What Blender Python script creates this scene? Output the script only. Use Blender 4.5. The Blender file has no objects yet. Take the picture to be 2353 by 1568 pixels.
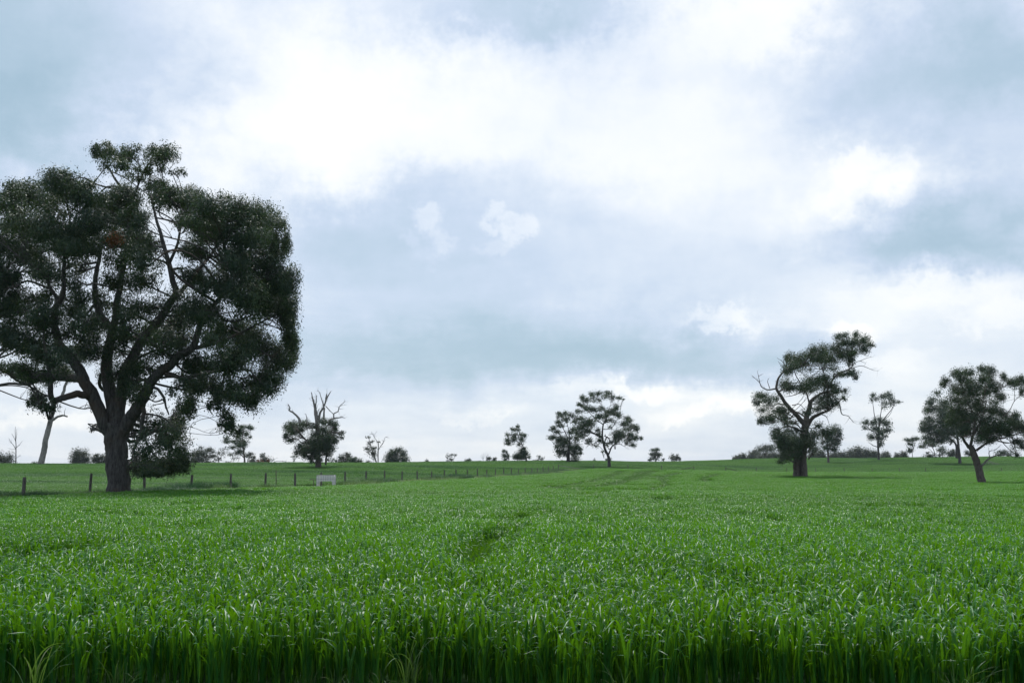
import bpy, math, random
import numpy as np

R = math.radians
rng = np.random.default_rng(7)
random.seed(7)
scene = bpy.context.scene

# ------------------------------------------------------------------ camera
F, CX, CY = 2287.0, 1176.0, 784.0          # 35 mm lens, measured on a 2352 x 1568 grid
ZC = 1.27
PITCH = math.atan((1095.0 - CY) / F)
cam_data = bpy.data.cameras.new("camera")
cam_data.lens = 35.0
cam_data.sensor_width = 36.0
cam_data.clip_start = 0.05
cam_data.clip_end = 12000.0
cam = bpy.data.objects.new("camera", cam_data)
scene.collection.objects.link(cam)
cam.location = (0, 0, ZC)
cam.rotation_euler = (math.pi / 2 + PITCH, 0, 0)
scene.camera = cam

# ------------------------------------------------------------------ light
SUN_AZ, SUN_EL = R(-6.0), R(60.0)          # ahead of the camera, behind the cloud
EXPOSURE = 1.25
scene.view_settings.view_transform = 'Standard'
scene.view_settings.look = 'None'
scene.view_settings.exposure = EXPOSURE
scene.view_settings.gamma = 1.0
scene.render.engine = 'CYCLES'
scene.cycles.use_denoising = True
scene.cycles.max_bounces = 6
scene.cycles.diffuse_bounces = 2
scene.cycles.glossy_bounces = 2
scene.cycles.transmission_bounces = 4
scene.cycles.transparent_max_bounces = 4

sun_data = bpy.data.lights.new("sun", 'SUN')
sun_data.energy = 1.5
sun_data.angle = R(12.0)
sun_data.color = (1.0, 0.97, 0.92)
sun = bpy.data.objects.new("sun", sun_data)
scene.collection.objects.link(sun)
sun.rotation_euler = (-(math.pi / 2 - SUN_EL), 0, -SUN_AZ)


class NT:
    """small helper to write node trees"""
    def __init__(self, tree):
        self.t = tree
        tree.nodes.clear()

    def n(self, kind, ins=None, **props):
        nd = self.t.nodes.new(kind)
        for k, v in props.items():
            setattr(nd, k, v)
        for k, v in (ins or {}).items():
            s = nd.inputs[k]
            if isinstance(v, bpy.types.NodeSocket):
                self.t.links.new(v, s)
            else:
                s.default_value = v
        return nd

    def m(self, op, a, b=0.0, c=None, clamp=False):
        nd = self.t.nodes.new('ShaderNodeMath')
        nd.operation = op
        nd.use_clamp = clamp
        for i, v in enumerate((a, b) if c is None else (a, b, c)):
            if isinstance(v, bpy.types.NodeSocket):
                self.t.links.new(v, nd.inputs[i])
            else:
                nd.inputs[i].default_value = v
        return nd.outputs[0]

    def mix(self, fac, a, b, blend='MIX'):
        nd = self.t.nodes.new('ShaderNodeMix')
        nd.data_type = 'RGBA'
        nd.blend_type = blend
        for i, v in ((0, fac), (6, a), (7, b)):
            if isinstance(v, bpy.types.NodeSocket):
                self.t.links.new(v, nd.inputs[i])
            else:
                nd.inputs[i].default_value = v if i == 0 else (*v, 1.0)[:4]
        return nd.outputs[2]

    def ramp(self, fac, stops, interp='LINEAR'):
        nd = self.t.nodes.new('ShaderNodeValToRGB')
        cr = nd.color_ramp
        cr.interpolation = interp
        while len(cr.elements) < len(stops):
            cr.elements.new(0.5)
        for e, (p, c) in zip(cr.elements, stops):
            e.position = p
            e.color = (*c, 1.0)
        self.t.links.new(fac, nd.inputs[0])
        return nd.outputs[0]


def az_el(px, py):
    u, v = (px - CX) / F, (CY - py) / F
    d = np.array([u, math.cos(PITCH) - v * math.sin(PITCH), math.sin(PITCH) + v * math.cos(PITCH)])
    d /= np.linalg.norm(d)
    return math.atan2(d[0], d[1]), math.asin(d[2])


# ------------------------------------------------------------------ sky: broken overcast
def build_world():
    w = bpy.data.worlds.new("World")
    scene.world = w
    w.use_nodes = True
    T = NT(w.node_tree)
    co = T.n('ShaderNodeTexCoord').outputs['Generated']
    nrm = T.n('ShaderNodeVectorMath', {0: co}, operation='NORMALIZE').outputs[0]
    sp = T.n('ShaderNodeSeparateXYZ', {0: nrm})
    x, y, z = sp.outputs
    sky = T.n('ShaderNodeTexSky', sky_type='NISHITA', sun_disc=False, sun_elevation=SUN_EL,
              sun_rotation=SUN_AZ, air_density=1.0, dust_density=1.5, ozone_density=1.0).outputs[0]
    # a flat layer of cloud seen in perspective
    zz = T.m('ADD', T.m('MAXIMUM', z, 0.0), 0.16)
    q = T.n('ShaderNodeCombineXYZ', {0: T.m('DIVIDE', x, zz), 1: T.m('DIVIDE', y, zz), 2: 0.35}).outputs[0]
    big = T.n('ShaderNodeTexNoise', {'Vector': q, 'Scale': 1.15, 'Detail': 7.0, 'Roughness': 0.55, 'Distortion': 0.35}).outputs[0]
    wrp = T.n('ShaderNodeTexNoise', {'Vector': q, 'Scale': 2.1, 'Detail': 6.0, 'Roughness': 0.6}).outputs[1]
    fine = T.n('ShaderNodeTexNoise', {'Vector': nrm, 'Scale': 9.0, 'Detail': 9.0, 'Roughness': 0.6}).outputs[0]
    wfine = T.n('ShaderNodeTexNoise', {'Vector': nrm, 'Scale': 12.0, 'Detail': 10.0, 'Roughness': 0.68}).outputs[1]
    ws = T.n('ShaderNodeSeparateXYZ', {0: wrp})
    wf = T.n('ShaderNodeSeparateXYZ', {0: wfine})
    az = T.m('ARCTAN2', x, y)
    el = T.m('ARCSINE', z)
    damp = T.m('MULTIPLY_ADD', T.m('MAXIMUM', el, 0.0), 1.8, 0.25)     # finer wrinkles towards the horizon
    azw = T.m('ADD', az, T.m('ADD', T.m('MULTIPLY', T.m('SUBTRACT', ws.outputs[0], 0.5), 0.22),
                             T.m('MULTIPLY', T.m('SUBTRACT', wf.outputs[0], 0.5), 0.16)))
    elw = T.m('ADD', el, T.m('MULTIPLY', damp, T.m('ADD', T.m('MULTIPLY', T.m('SUBTRACT', ws.outputs[1], 0.5), 0.10),
                             T.m('MULTIPLY', T.m('SUBTRACT', wf.outputs[1], 0.5), 0.18))))
    # banks and breaks of the cloud cover: px, py, half width, half height, amount
    banks = [
        (0, 60, 420, 200, -0.24), (30, 270, 260, 110, -0.30), (330, 120, 130, 130, -0.02),
        (720, 250, 330, 230, 0.32), (560, 330, 220, 110, 0.12), (1150, 300, 380, 140, 0.17),
        (1200, 10, 330, 80, -0.25), (1690, 60, 260, 120, 0.24), (1880, 20, 150, 60, 0.12),
        (2150, 180, 300, 130, -0.18), (2300, 60, 130, 150, -0.15), (1750, 200, 180, 80, -0.02),
        (1560, 330, 260, 120, 0.18), (1800, 360, 180, 120, 0.10),
        (760, 520, 240, 110, -0.20), (960, 440, 200, 70, -0.08), (1000, 660, 420, 160, -0.13),
        (1250, 800, 560, 80, -0.25), (900, 830, 330, 55, -0.13), (1560, 835, 280, 45, -0.16),
        (2000, 410, 130, 60, 0.16), (1920, 480, 90, 45, 0.08), (2080, 570, 280, 55, -0.27), (2330, 500, 160, 110, -0.20),
        (1850, 570, 130, 70, 0.08), (1700, 560, 170, 110, 0.05),
        (1700, 745, 190, 28, 0.14), (2250, 690, 220, 70, 0.14), (2000, 690, 160, 60, 0.08),
        (1420, 895, 150, 22, 0.16), (1680, 925, 190, 32, 0.18), (1560, 955, 90, 16, 0.12), (2100, 880, 230, 70, 0.10),
        (1080, 945, 130, 16, 0.10), (760, 1000, 260, 26, 0.06), (150, 960, 160, 26, 0.10), (1950, 760, 60, 26, 0.14),
    ]
    tot = None
    for (px, py, sx, sy, a) in banks:
        a0, e0 = az_el(px, py)
        dx = T.m('MULTIPLY', T.m('SUBTRACT', azw, a0), F / sx)
        dy = T.m('MULTIPLY', T.m('SUBTRACT', elw, e0), F / sy)
        g = T.m('EXPONENT', T.m('MULTIPLY', T.m('ADD', T.m('MULTIPLY', dx, dx), T.m('MULTIPLY', dy, dy)), -1.0))
        tot = T.m('MULTIPLY', g, a) if tot is None else T.m('MULTIPLY_ADD', g, a, tot)
    v = T.m('MULTIPLY_ADD', T.m('SUBTRACT', big, 0.5), 0.40, 0.475)
    v = T.m('MULTIPLY_ADD', T.m('SUBTRACT', fine, 0.5), 0.30, v)
    v = T.m('ADD', v, tot)
    # crisp heaped puffs
    az2 = T.m('ADD', az, T.m('MULTIPLY', T.m('SUBTRACT', wf.outputs[0], 0.5), 0.10))
    el2 = T.m('ADD', el, T.m('MULTIPLY', T.m('SUBTRACT', wf.outputs[1], 0.5), 0.10))
    fin2 = T.n('ShaderNodeTexNoise', {'Vector': nrm, 'Scale': 20.0, 'Detail': 10.0, 'Roughness': 0.62}).outputs[0]
    puffs = [(985, 512, 48, 26, 0.13), (1025, 548, 42, 26, 0.12), (950, 552, 34, 20, 0.08), (1000, 575, 60, 20, 0.05), (1128, 506, 30, 20, 0.12), (1178, 526, 38, 22, 0.13), (1140, 552, 50, 16, 0.07), (1985, 410, 120, 52, 0.15), (1900, 470, 80, 45, 0.10), (2060, 450, 60, 36, 0.10),
             (1930, 762, 70, 26, 0.14), (1650, 745, 110, 22, 0.12), (1480, 900, 100, 20, 0.14), (1690, 940, 120, 20, 0.12), (1560, 962, 60, 14, 0.12), (2060, 830, 90, 40, 0.07),
             (2300, 720, 110, 40, 0.10), (2150, 660, 130, 45, 0.08), (620, 900, 130, 20, 0.05), (1100, 950, 120, 14, 0.08), (80, 960, 120, 22, 0.08)]
    for (px, py, sx, sy, a) in puffs:
        a0, e0 = az_el(px, py)
        dx = T.m('MULTIPLY', T.m('SUBTRACT', az2, a0), F / sx)
        dy = T.m('MULTIPLY', T.m('SUBTRACT', el2, e0), F / sy)
        g = T.m('EXPONENT', T.m('MULTIPLY', T.m('ADD', T.m('MULTIPLY', dx, dx), T.m('MULTIPLY', dy, dy)), -1.0))
        g = T.m('MULTIPLY_ADD', T.m('SUBTRACT', fin2, 0.5), 1.15, g)
        mr = T.n('ShaderNodeMapRange', {0: g, 1: 0.25, 2: 0.85, 3: 0.0, 4: a}, interpolation_type='SMOOTHSTEP').outputs[0]
        v = T.m('ADD', v, mr)
    # thin layered streaks low in the sky
    st = T.n('ShaderNodeCombineXYZ', {0: T.m('MULTIPLY', az, 5.0), 1: T.m('MULTIPLY', el, 42.0), 2: 0.7}).outputs[0]
    stn = T.n('ShaderNodeTexNoise', {'Vector': st, 'Scale': 1.3, 'Detail': 7.0, 'Roughness': 0.6, 'Distortion': 0.5}).outputs[0]
    low = T.m('EXPONENT', T.m('MULTIPLY', T.m('MAXIMUM', el, 0.0), -11.0))
    v = T.m('MULTIPLY_ADD', T.m('MULTIPLY', T.m('SUBTRACT', stn, 0.5), low), 0.34, v)
    v = T.m('MULTIPLY_ADD', low, 0.07, v)
    # glow of the hidden sun through the cover
    sv = (math.sin(SUN_AZ) * math.cos(SUN_EL), math.cos(SUN_AZ) * math.cos(SUN_EL), math.sin(SUN_EL))
    dt = T.n('ShaderNodeVectorMath', {0: nrm, 1: sv}, operation='DOT_PRODUCT').outputs['Value']
    glow = T.m('POWER', T.m('MAXIMUM', dt, 0.0), 30.0)
    S = 4.3
    cols = [(0.0, (0.33, 0.48, 0.58)), (0.2, (0.44, 0.575, 0.69)), (0.38, (0.585, 0.685, 0.83)), (0.52, (0.75, 0.82, 0.915)),
            (0.66, (0.92, 0.95, 0.98)), (0.80, (1.02, 1.02, 1.02)), (1.0, (1.04, 1.04, 1.04))]
    col = T.ramp(v, cols)
    # thin parts of the cover let more light through
    # the cover is lit from beyond: brighter towards the hidden sun, duller away from it
    lit = T.m('MULTIPLY_ADD', T.m('SMOOTH_MIN', T.m('MULTIPLY_ADD', dt, 0.5, 0.5), 0.9, 0.2), 0.34, 0.70)
    gain = T.m('MULTIPLY_ADD', glow, 2.5, lit)
    cloud = T.n('ShaderNodeVectorMath', {0: col, 'Scale': T.m('MULTIPLY', gain, S)}, operation='SCALE').outputs[0]
    out = T.mix(0.93, sky, cloud)
    bg = T.n('ShaderNodeBackground', {'Color': out, 'Strength': 0.1})
    T.n('ShaderNodeOutputWorld', {'Surface': bg.outputs[0]})


build_world()

# ------------------------------------------------------------------ helpers
C = scene.collection


def at(px, py, Y):
    """point at depth Y that the lens sees at px, py"""
    u, v = (px - CX) / F, (CY - py) / F
    s = Y / (math.cos(PITCH) - v * math.sin(PITCH))
    return np.array([u * s, Y, ZC + (math.sin(PITCH) + v * math.cos(PITCH)) * s])


def mesh_from(name, V, faces_flat, sizes, mats, mat_idx=None, smooth=True):
    me = bpy.data.meshes.new(name)
    V = np.asarray(V, dtype=np.float32)
    faces_flat = np.asarray(faces_flat, dtype=np.int32)
    sizes = np.asarray(sizes, dtype=np.int32)
    me.vertices.add(len(V))
    me.vertices.foreach_set('co', V.ravel())
    me.loops.add(len(faces_flat))
    me.loops.foreach_set('vertex_index', faces_flat)
    me.polygons.add(len(sizes))
    st = np.zeros(len(sizes), dtype=np.int32)
    st[1:] = np.cumsum(sizes)[:-1]
    me.polygons.foreach_set('loop_start', st)
    me.polygons.foreach_set('loop_total', sizes)
    if mat_idx is not None:
        me.polygons.foreach_set('material_index', np.asarray(mat_idx, dtype=np.int32))
    me.polygons.foreach_set('use_smooth', np.full(len(sizes), smooth, dtype=bool))
    for m in mats:
        me.materials.append(m)
    me.update(calc_edges=True)
    return me


class Geo:
    """collects quads and triangles"""
    def __init__(self):
        self.V, self.F, self.S, self.M, self.k = [], [], [], [], 0

    def add(self, V, Fq, mi=0):
        V = np.asarray(V, dtype=float)
        Fq = np.asarray(Fq, dtype=np.int64)
        if len(V) == 0:
            return
        self.V.append(V)
        self.F.append((Fq + self.k).ravel())
        self.S.append(np.full(len(Fq), Fq.shape[1]))
        self.M.append(np.full(len(Fq), mi))
        self.k += len(V)

    def tube(self, P, r, sides=6, mi=0, jit=0.0, cap=True):
        P = np.asarray(P, float)
        r = np.asarray(r, float)
        n = len(P)
        tan = np.gradient(P, axis=0)
        tan /= np.linalg.norm(tan, axis=1)[:, None] + 1e-9
        ref = np.array([0.0, 1.0, 0.0]) if abs(tan[0][1]) < 0.8 else np.array([1.0, 0, 0])
        rings = []
        a = np.linspace(0, 2 * math.pi, sides, endpoint=False)
        lob = 1 + jit * np.sin(2 * a + 1.3) + jit * 0.8 * np.sin(5 * a + 0.4)
        for i in range(n):
            ref = ref - tan[i] * ref.dot(tan[i])
            ref /= np.linalg.norm(ref) + 1e-9
            b = np.cross(tan[i], ref)
            rr = r[i] * lob * (1 + jit * 0.5 * rng.standard_normal(sides))
            rings.append(P[i] + (np.cos(a) * rr)[:, None] * ref + (np.sin(a) * rr)[:, None] * b)
        V = np.concatenate(rings)
        i0 = np.arange(n - 1)[:, None] * sides
        j = np.arange(sides)[None]
        j2 = (j + 1) % sides
        Q = np.stack([i0 + j, i0 + j2, i0 + sides + j2, i0 + sides + j], -1).reshape(-1, 4)
        self.add(V, Q, mi)
        if cap:
            base = self.k - sides
            for t in range(1, sides - 1):
                self.F.append(np.array([base, base + t, base + t + 1]))
                self.S.append(np.array([3]))
                self.M.append(np.array([mi]))

    def box(self, c, s, mi=0, rz=0.0):
        sx, sy, sz = np.array(s) / 2
        v = np.array([[x, y, z] for z in (-sz, sz) for y in (-sy, sy) for x in (-sx, sx)])
        cr, sr = math.cos(rz), math.sin(rz)
        v = np.stack([v[:, 0] * cr - v[:, 1] * sr, v[:, 0] * sr + v[:, 1] * cr, v[:, 2]], 1) + np.array(c)
        self.add(v, [[0, 2, 3, 1], [4, 5, 7, 6], [0, 1, 5, 4], [2, 6, 7, 3], [0, 4, 6, 2], [1, 3, 7, 5]], mi)

    def mesh(self, name, mats, smooth=True):
        return mesh_from(name, np.concatenate(self.V), np.concatenate(self.F), np.concatenate(self.S), mats,
                         np.concatenate(self.M), smooth)

    def build(self, name, mats, parent=None, smooth=True, kind=None):
        if not isinstance(mats, (list, tuple)):
            mats = [mats]
        o = bpy.data.objects.new(name, self.mesh(name, mats, smooth))
        C.objects.link(o)
        if parent is not None:
            o.parent = parent
            o.matrix_parent_inverse.identity()
        if kind:
            o['kind'] = kind
        return o


def empty(name, loc, label, cat, group=None):
    o = bpy.data.objects.new(name, None)
    o.empty_display_size = 0.3
    C.objects.link(o)
    o.location = tuple(float(v) for v in loc)
    o['label'], o['category'] = label, cat
    if group:
        o['group'] = group
    return o


def spline(P, per=6):
    P = np.asarray(P, float)
    if len(P) < 3:
        t = np.linspace(0, 1, per + 1)[:, None]
        return P[0] * (1 - t) + P[-1] * t
    Q = np.vstack([2 * P[0] - P[1], P, 2 * P[-1] - P[-2]])
    out = []
    for i in range(1, len(Q) - 2):
        for t in np.linspace(0, 1, per, endpoint=False):
            p0, p1, p2, p3 = Q[i - 1], Q[i], Q[i + 1], Q[i + 2]
            out.append(0.5 * ((2 * p1) + (-p0 + p2) * t + (2 * p0 - 5 * p1 + 4 * p2 - p3) * t * t + (-p0 + 3 * p1 - 3 * p2 + p3) * t ** 3))
    out.append(P[-1])
    return np.array(out)


# ------------------------------------------------------------------ terrain
YK = np.array([0, 30, 50, 65, 80, 105, 135, 160, 180, 215, 250, 290, 330, 400, 500, 700, 3000.])
UK = np.array([-0.5, -0.2, 0.05, 0.3, 0.5])
ZK = np.array([
    [0, .06, .26, .48, .80, 1.38, 2.20, 2.95, 3.30, 3.50, 3.30, 3.00, 2.70, 2.0, 1.0, 0, 0],
    [0, .06, .21, .28, .52, .98, 1.78, 2.75, 3.40, 3.95, 4.20, 4.10, 3.90, 3.0, 1.5, 0, 0],
    [0, .05, .16, .26, .42, .68, 1.18, 1.75, 2.55, 4.00, 5.00, 5.20, 5.10, 4.0, 2.0, 0, 0],
    [0, .04, .10, .16, .26, .62, 1.20, 1.45, 1.60, 2.20, 3.40, 5.50, 7.10, 7.6, 6.0, 3, 0],
    [0, .03, .08, .13, .22, .52, 1.02, 1.40, 1.60, 2.20, 3.60, 5.80, 7.60, 8.1, 6.5, 3, 0]])


def _pchip_slopes(x, y):
    h = np.diff(x)
    d = np.diff(y) / h
    m = np.zeros_like(y)
    for i in range(1, len(x) - 1):
        if d[i - 1] * d[i] > 0:
            w1, w2 = 2 * h[i] + h[i - 1], h[i] + 2 * h[i - 1]
            m[i] = (w1 + w2) / (w1 / d[i - 1] + w2 / d[i])
    return m


MK = np.array([_pchip_slopes(YK, z) for z in ZK])


def ground(X, Y):
    X = np.asarray(X, float)
    Y = np.asarray(Y, float)
    Yc = np.clip(Y, 0, 2999.0)
    u = np.clip(X / np.maximum(Yc, 1.0), UK[0], UK[-1] - 1e-6)
    i = np.clip(np.searchsorted(YK, Yc, side='right') - 1, 0, len(YK) - 2)
    h = YK[i + 1] - YK[i]
    t = (Yc - YK[i]) / h
    h00, h10 = 2 * t ** 3 - 3 * t ** 2 + 1, t ** 3 - 2 * t ** 2 + t
    h01, h11 = -2 * t ** 3 + 3 * t ** 2, t ** 3 - t ** 2
    prof = [h00 * z[i] + h10 * h * m[i] + h01 * z[i + 1] + h11 * h * m[i + 1] for z, m in zip(ZK, MK)]
    k = np.clip(np.searchsorted(UK, u, side='right') - 1, 0, len(UK) - 2)
    s = (u - UK[k]) / (UK[k + 1] - UK[k])
    s = s * s * (3 - 2 * s)
    prof = np.array(prof)
    a = np.take_along_axis(prof, k[None], 0)[0] if prof.ndim > 1 else prof[k]
    b = np.take_along_axis(prof, (k + 1)[None], 0)[0] if prof.ndim > 1 else prof[k + 1]
    und = 0.05 * np.sin(X * 0.11 + 1.0) * np.sin(Y * 0.07) * np.clip((Yc - 20) / 60, 0, 1)
    return a * (1 - s) + b * s + und


# fence lines, fitted to the posts
FY0 = 44.0
FA = np.array([-0.48523 * FY0, FY0])
FD = np.array([0.0230087, 0.1016554]) * FY0           # one bay
CORNER = FA + 29 * FD
FD2 = 6.8 * np.array([math.cos(R(21.5)), math.sin(R(21.5))])


def fence_side(X, Y):
    """distance to the near-left fence, positive on the crop side"""
    n = np.array([FD[1], -FD[0]]) / np.hypot(*FD)
    return (X - FA[0]) * n[0] + (Y - FA[1]) * n[1]


def fence_side2(X, Y):
    n = np.array([FD2[1], -FD2[0]]) / np.hypot(*FD2)
    return (X - CORNER[0]) * n[0] + (Y - CORNER[1]) * n[1]


def build_ground():
    ys = np.concatenate([np.linspace(-40, 0, 5), np.linspace(1, 60, 60)[:], np.linspace(62, 420, 180), np.linspace(430, 900, 48), np.linspace(930, 1500, 20)])
    us = np.linspace(-1, 1, 161)
    YY, UU = np.meshgrid(ys, us, indexing='ij')
    half = 60 + np.maximum(YY, 0) * 1.2
    XX = UU * half
    Z = np.where(YY > 0, ground(XX, np.maximum(YY, 0)), 0.0)
    V = np.stack([XX, YY, Z], -1).reshape(-1, 3)
    n, m = YY.shape
    i = np.arange(n - 1)[:, None] * m
    j = np.arange(m - 1)[None]
    Q = np.stack([i + j, i + j + 1, i + m + j + 1, i + m + j], -1).reshape(-1, 4)
    g = Geo()
    g.add(V, Q)
    o = g.build('ground', MAT['soil'], kind='structure')
    o['label'] = 'gently rising green farmland under the crops'
    return o


# ------------------------------------------------------------------ materials
MAT = {}


def mat(name):
    m = bpy.data.materials.new(name)
    m.use_nodes = True
    MAT[name] = m
    return NT(m.node_tree)


def plant_mat(name, cols, trans, rough=0.42, fac=0.35, spec=0.5, tint_col=None, inst=True, trans_tint=None):
    """blade or leaf: glossy upper skin, light glowing through"""
    T = mat(name)
    rnd = T.n('ShaderNodeNewGeometry').outputs['Random Per Island']
    col = T.ramp(rnd, cols)
    tr = T.mix(rnd, tuple(v * 0.8 for v in trans), trans)
    if inst:
        tint = T.n('ShaderNodeAttribute', attribute_type='INSTANCER', attribute_name='tint').outputs['Fac']
        col = T.mix(tint, col, tint_col)
        tr = T.mix(tint, tr, trans_tint or tint_col)
    if not inst:
        oc = T.n('ShaderNodeTexCoord').outputs['Object']
        nz = T.n('ShaderNodeTexNoise', {'Vector': oc, 'Scale': 0.45, 'Detail': 3.0}).outputs[0]
        col = T.mix(T.ramp(nz, [(0.42, (0, 0, 0)), (0.62, (1, 1, 1))]), col, T.mix(1.0, col, (1.5, 1.3, 0.85), 'MULTIPLY'))
    p = T.n('ShaderNodeBsdfPrincipled', {'Base Color': col, 'Roughness': rough, 'Specular IOR Level': spec})
    t = T.n('ShaderNodeBsdfTranslucent', {'Color': tr})
    mx = T.n('ShaderNodeMixShader', {0: fac, 1: p.outputs[0], 2: t.outputs[0]})
    T.n('ShaderNodeOutputMaterial', {0: mx.outputs[0]})


def make_materials():
    plant_mat('wheat', [(0.0, (0.010, 0.096, 0.034)), (0.5, (0.020, 0.146, 0.032)), (1.0, (0.056, 0.190, 0.012))],
              (0.20, 0.50, 0.003), rough=0.42, fac=0.27, spec=0.38, tint_col=(0.026, 0.100, 0.012), trans_tint=(0.12, 0.30, 0.004))
    plant_mat('crop', [(0.0, (0.046, 0.145, 0.045)), (0.5, (0.064, 0.175, 0.046)), (1.0, (0.088, 0.195, 0.040))],
              (0.13, 0.28, 0.05), rough=0.42, fac=0.38, spec=0.4, tint_col=(0.045, 0.12, 0.04))
    plant_mat('rough_grass', [(0.0, (0.045, 0.115, 0.045)), (0.5, (0.075, 0.15, 0.045)), (0.9, (0.12, 0.18, 0.06)), (1.0, (0.18, 0.18, 0.08))],
              (0.16, 0.30, 0.03), rough=0.5, fac=0.35, spec=0.4, tint_col=(0.034, 0.100, 0.036))
    plant_mat('gum_leaf', [(0.0, (0.012, 0.034, 0.028)), (0.5, (0.022, 0.054, 0.038)), (0.85, (0.036, 0.070, 0.034)), (1.0, (0.056, 0.074, 0.032))],
              (0.06, 0.10, 0.02), rough=0.5, fac=0.2, spec=0.3, inst=False)
    plant_mat('gum_leaf_grey', [(0.0, (0.020, 0.032, 0.026)), (0.6, (0.032, 0.048, 0.034)), (1.0, (0.048, 0.060, 0.036))],
              (0.06, 0.09, 0.03), rough=0.5, fac=0.2, spec=0.4, inst=False)
    plant_mat('brown_leaf', [(0.0, (0.07, 0.035, 0.018)), (1.0, (0.16, 0.075, 0.03))], (0.12, 0.05, 0.015), rough=0.6, fac=0.2, spec=0.3, inst=False)

    def bark(name, c0, c1, c2, scale=1.0, streak=6.0):
        T = mat(name)
        co = T.n('ShaderNodeTexCoord').outputs['Object']
        mp = T.n('ShaderNodeMapping', {0: co, 'Scale': (streak, streak, 0.9)}).outputs[0]
        a = T.n('ShaderNodeTexNoise', {'Vector': mp, 'Scale': 2.2 * scale, 'Detail': 8.0, 'Roughness': 0.65}).outputs[0]
        b = T.n('ShaderNodeTexNoise', {'Vector': co, 'Scale': 0.8 * scale, 'Detail': 5.0, 'Roughness': 0.6}).outputs[0]
        col = T.ramp(a, [(0.3, c0), (0.62, c1)])
        col = T.mix(T.ramp(b, [(0.5, (0, 0, 0)), (0.68, (1, 1, 1))]), col, c2)
        bmp = T.n('ShaderNodeBump', {'Strength': 0.9, 'Distance': 0.06, 'Height': a})
        p = T.n('ShaderNodeBsdfPrincipled', {'Base Color': col, 'Roughness': 0.85, 'Normal': bmp.outputs[0], 'Specular IOR Level': 0.2})
        T.n('ShaderNodeOutputMaterial', {0: p.outputs[0]})
    bark('dark_bark', (0.020, 0.020, 0.021), (0.100, 0.100, 0.100), (0.085, 0.066, 0.055))
    bark('pale_bark', (0.13, 0.125, 0.12), (0.30, 0.29, 0.28), (0.06, 0.055, 0.05), streak=3.0)
    bark('dead_wood', (0.09, 0.085, 0.085), (0.26, 0.25, 0.245), (0.16, 0.14, 0.125))
    bark('brown_bark', (0.038, 0.034, 0.032), (0.14, 0.122, 0.112), (0.075, 0.060, 0.052))
    bark('post_timber', (0.05, 0.046, 0.045), (0.15, 0.14, 0.135), (0.09, 0.085, 0.08), scale=3.0)

    T = mat('soil')
    co = T.n('ShaderNodeTexCoord').outputs['Object']
    a = T.n('ShaderNodeTexNoise', {'Vector': co, 'Scale': 0.9, 'Detail': 8.0, 'Roughness': 0.65}).outputs[0]
    b = T.n('ShaderNodeTexNoise', {'Vector': co, 'Scale': 0.05, 'Detail': 4.0}).outputs[0]
    col = T.ramp(a, [(0.3, (0.020, 0.055, 0.016)), (0.7, (0.040, 0.095, 0.024))])
    col = T.mix(b, col, (0.035, 0.085, 0.03))
    bmp = T.n('ShaderNodeBump', {'Strength': 0.6, 'Distance': 0.1, 'Height': a})
    p = T.n('ShaderNodeBsdfPrincipled', {'Base Color': col, 'Roughness': 0.9, 'Normal': bmp.outputs[0], 'Specular IOR Level': 0.1})
    T.n('ShaderNodeOutputMaterial', {0: p.outputs[0]})

    T = mat('white_plastic')
    co = T.n('ShaderNodeTexCoord').outputs['Object']
    a = T.n('ShaderNodeTexNoise', {'Vector': co, 'Scale': 3.0, 'Detail': 6.0}).outputs[0]
    col = T.ramp(a, [(0.35, (0.90, 0.91, 0.93)), (0.65, (0.95, 0.95, 0.94))])
    p = T.n('ShaderNodeBsdfPrincipled', {'Base Color': col, 'Roughness': 0.45})
    t = T.n('ShaderNodeBsdfTranslucent', {'Color': (0.92, 0.90, 0.82, 1)})
    mx = T.n('ShaderNodeMixShader', {0: 0.3, 1: p.outputs[0], 2: t.outputs[0]})
    T.n('ShaderNodeOutputMaterial', {0: mx.outputs[0]})

    def simple(name, col, rough, metal=0.0):
        T = mat(name)
        co = T.n('ShaderNodeTexCoord').outputs['Object']
        a = T.n('ShaderNodeTexNoise', {'Vector': co, 'Scale': 8.0, 'Detail': 5.0}).outputs[0]
        c = T.ramp(a, [(0.3, tuple(v * 0.75 for v in col)), (0.7, col)])
        p = T.n('ShaderNodeBsdfPrincipled', {'Base Color': c, 'Roughness': rough, 'Metallic': metal})
        T.n('ShaderNodeOutputMaterial', {0: p.outputs[0]})
    simple('galvanised', (0.30, 0.32, 0.34), 0.5, 0.7)
    simple('rusty_steel', (0.075, 0.055, 0.05), 0.8, 0.2)


make_materials()
build_ground()


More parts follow.
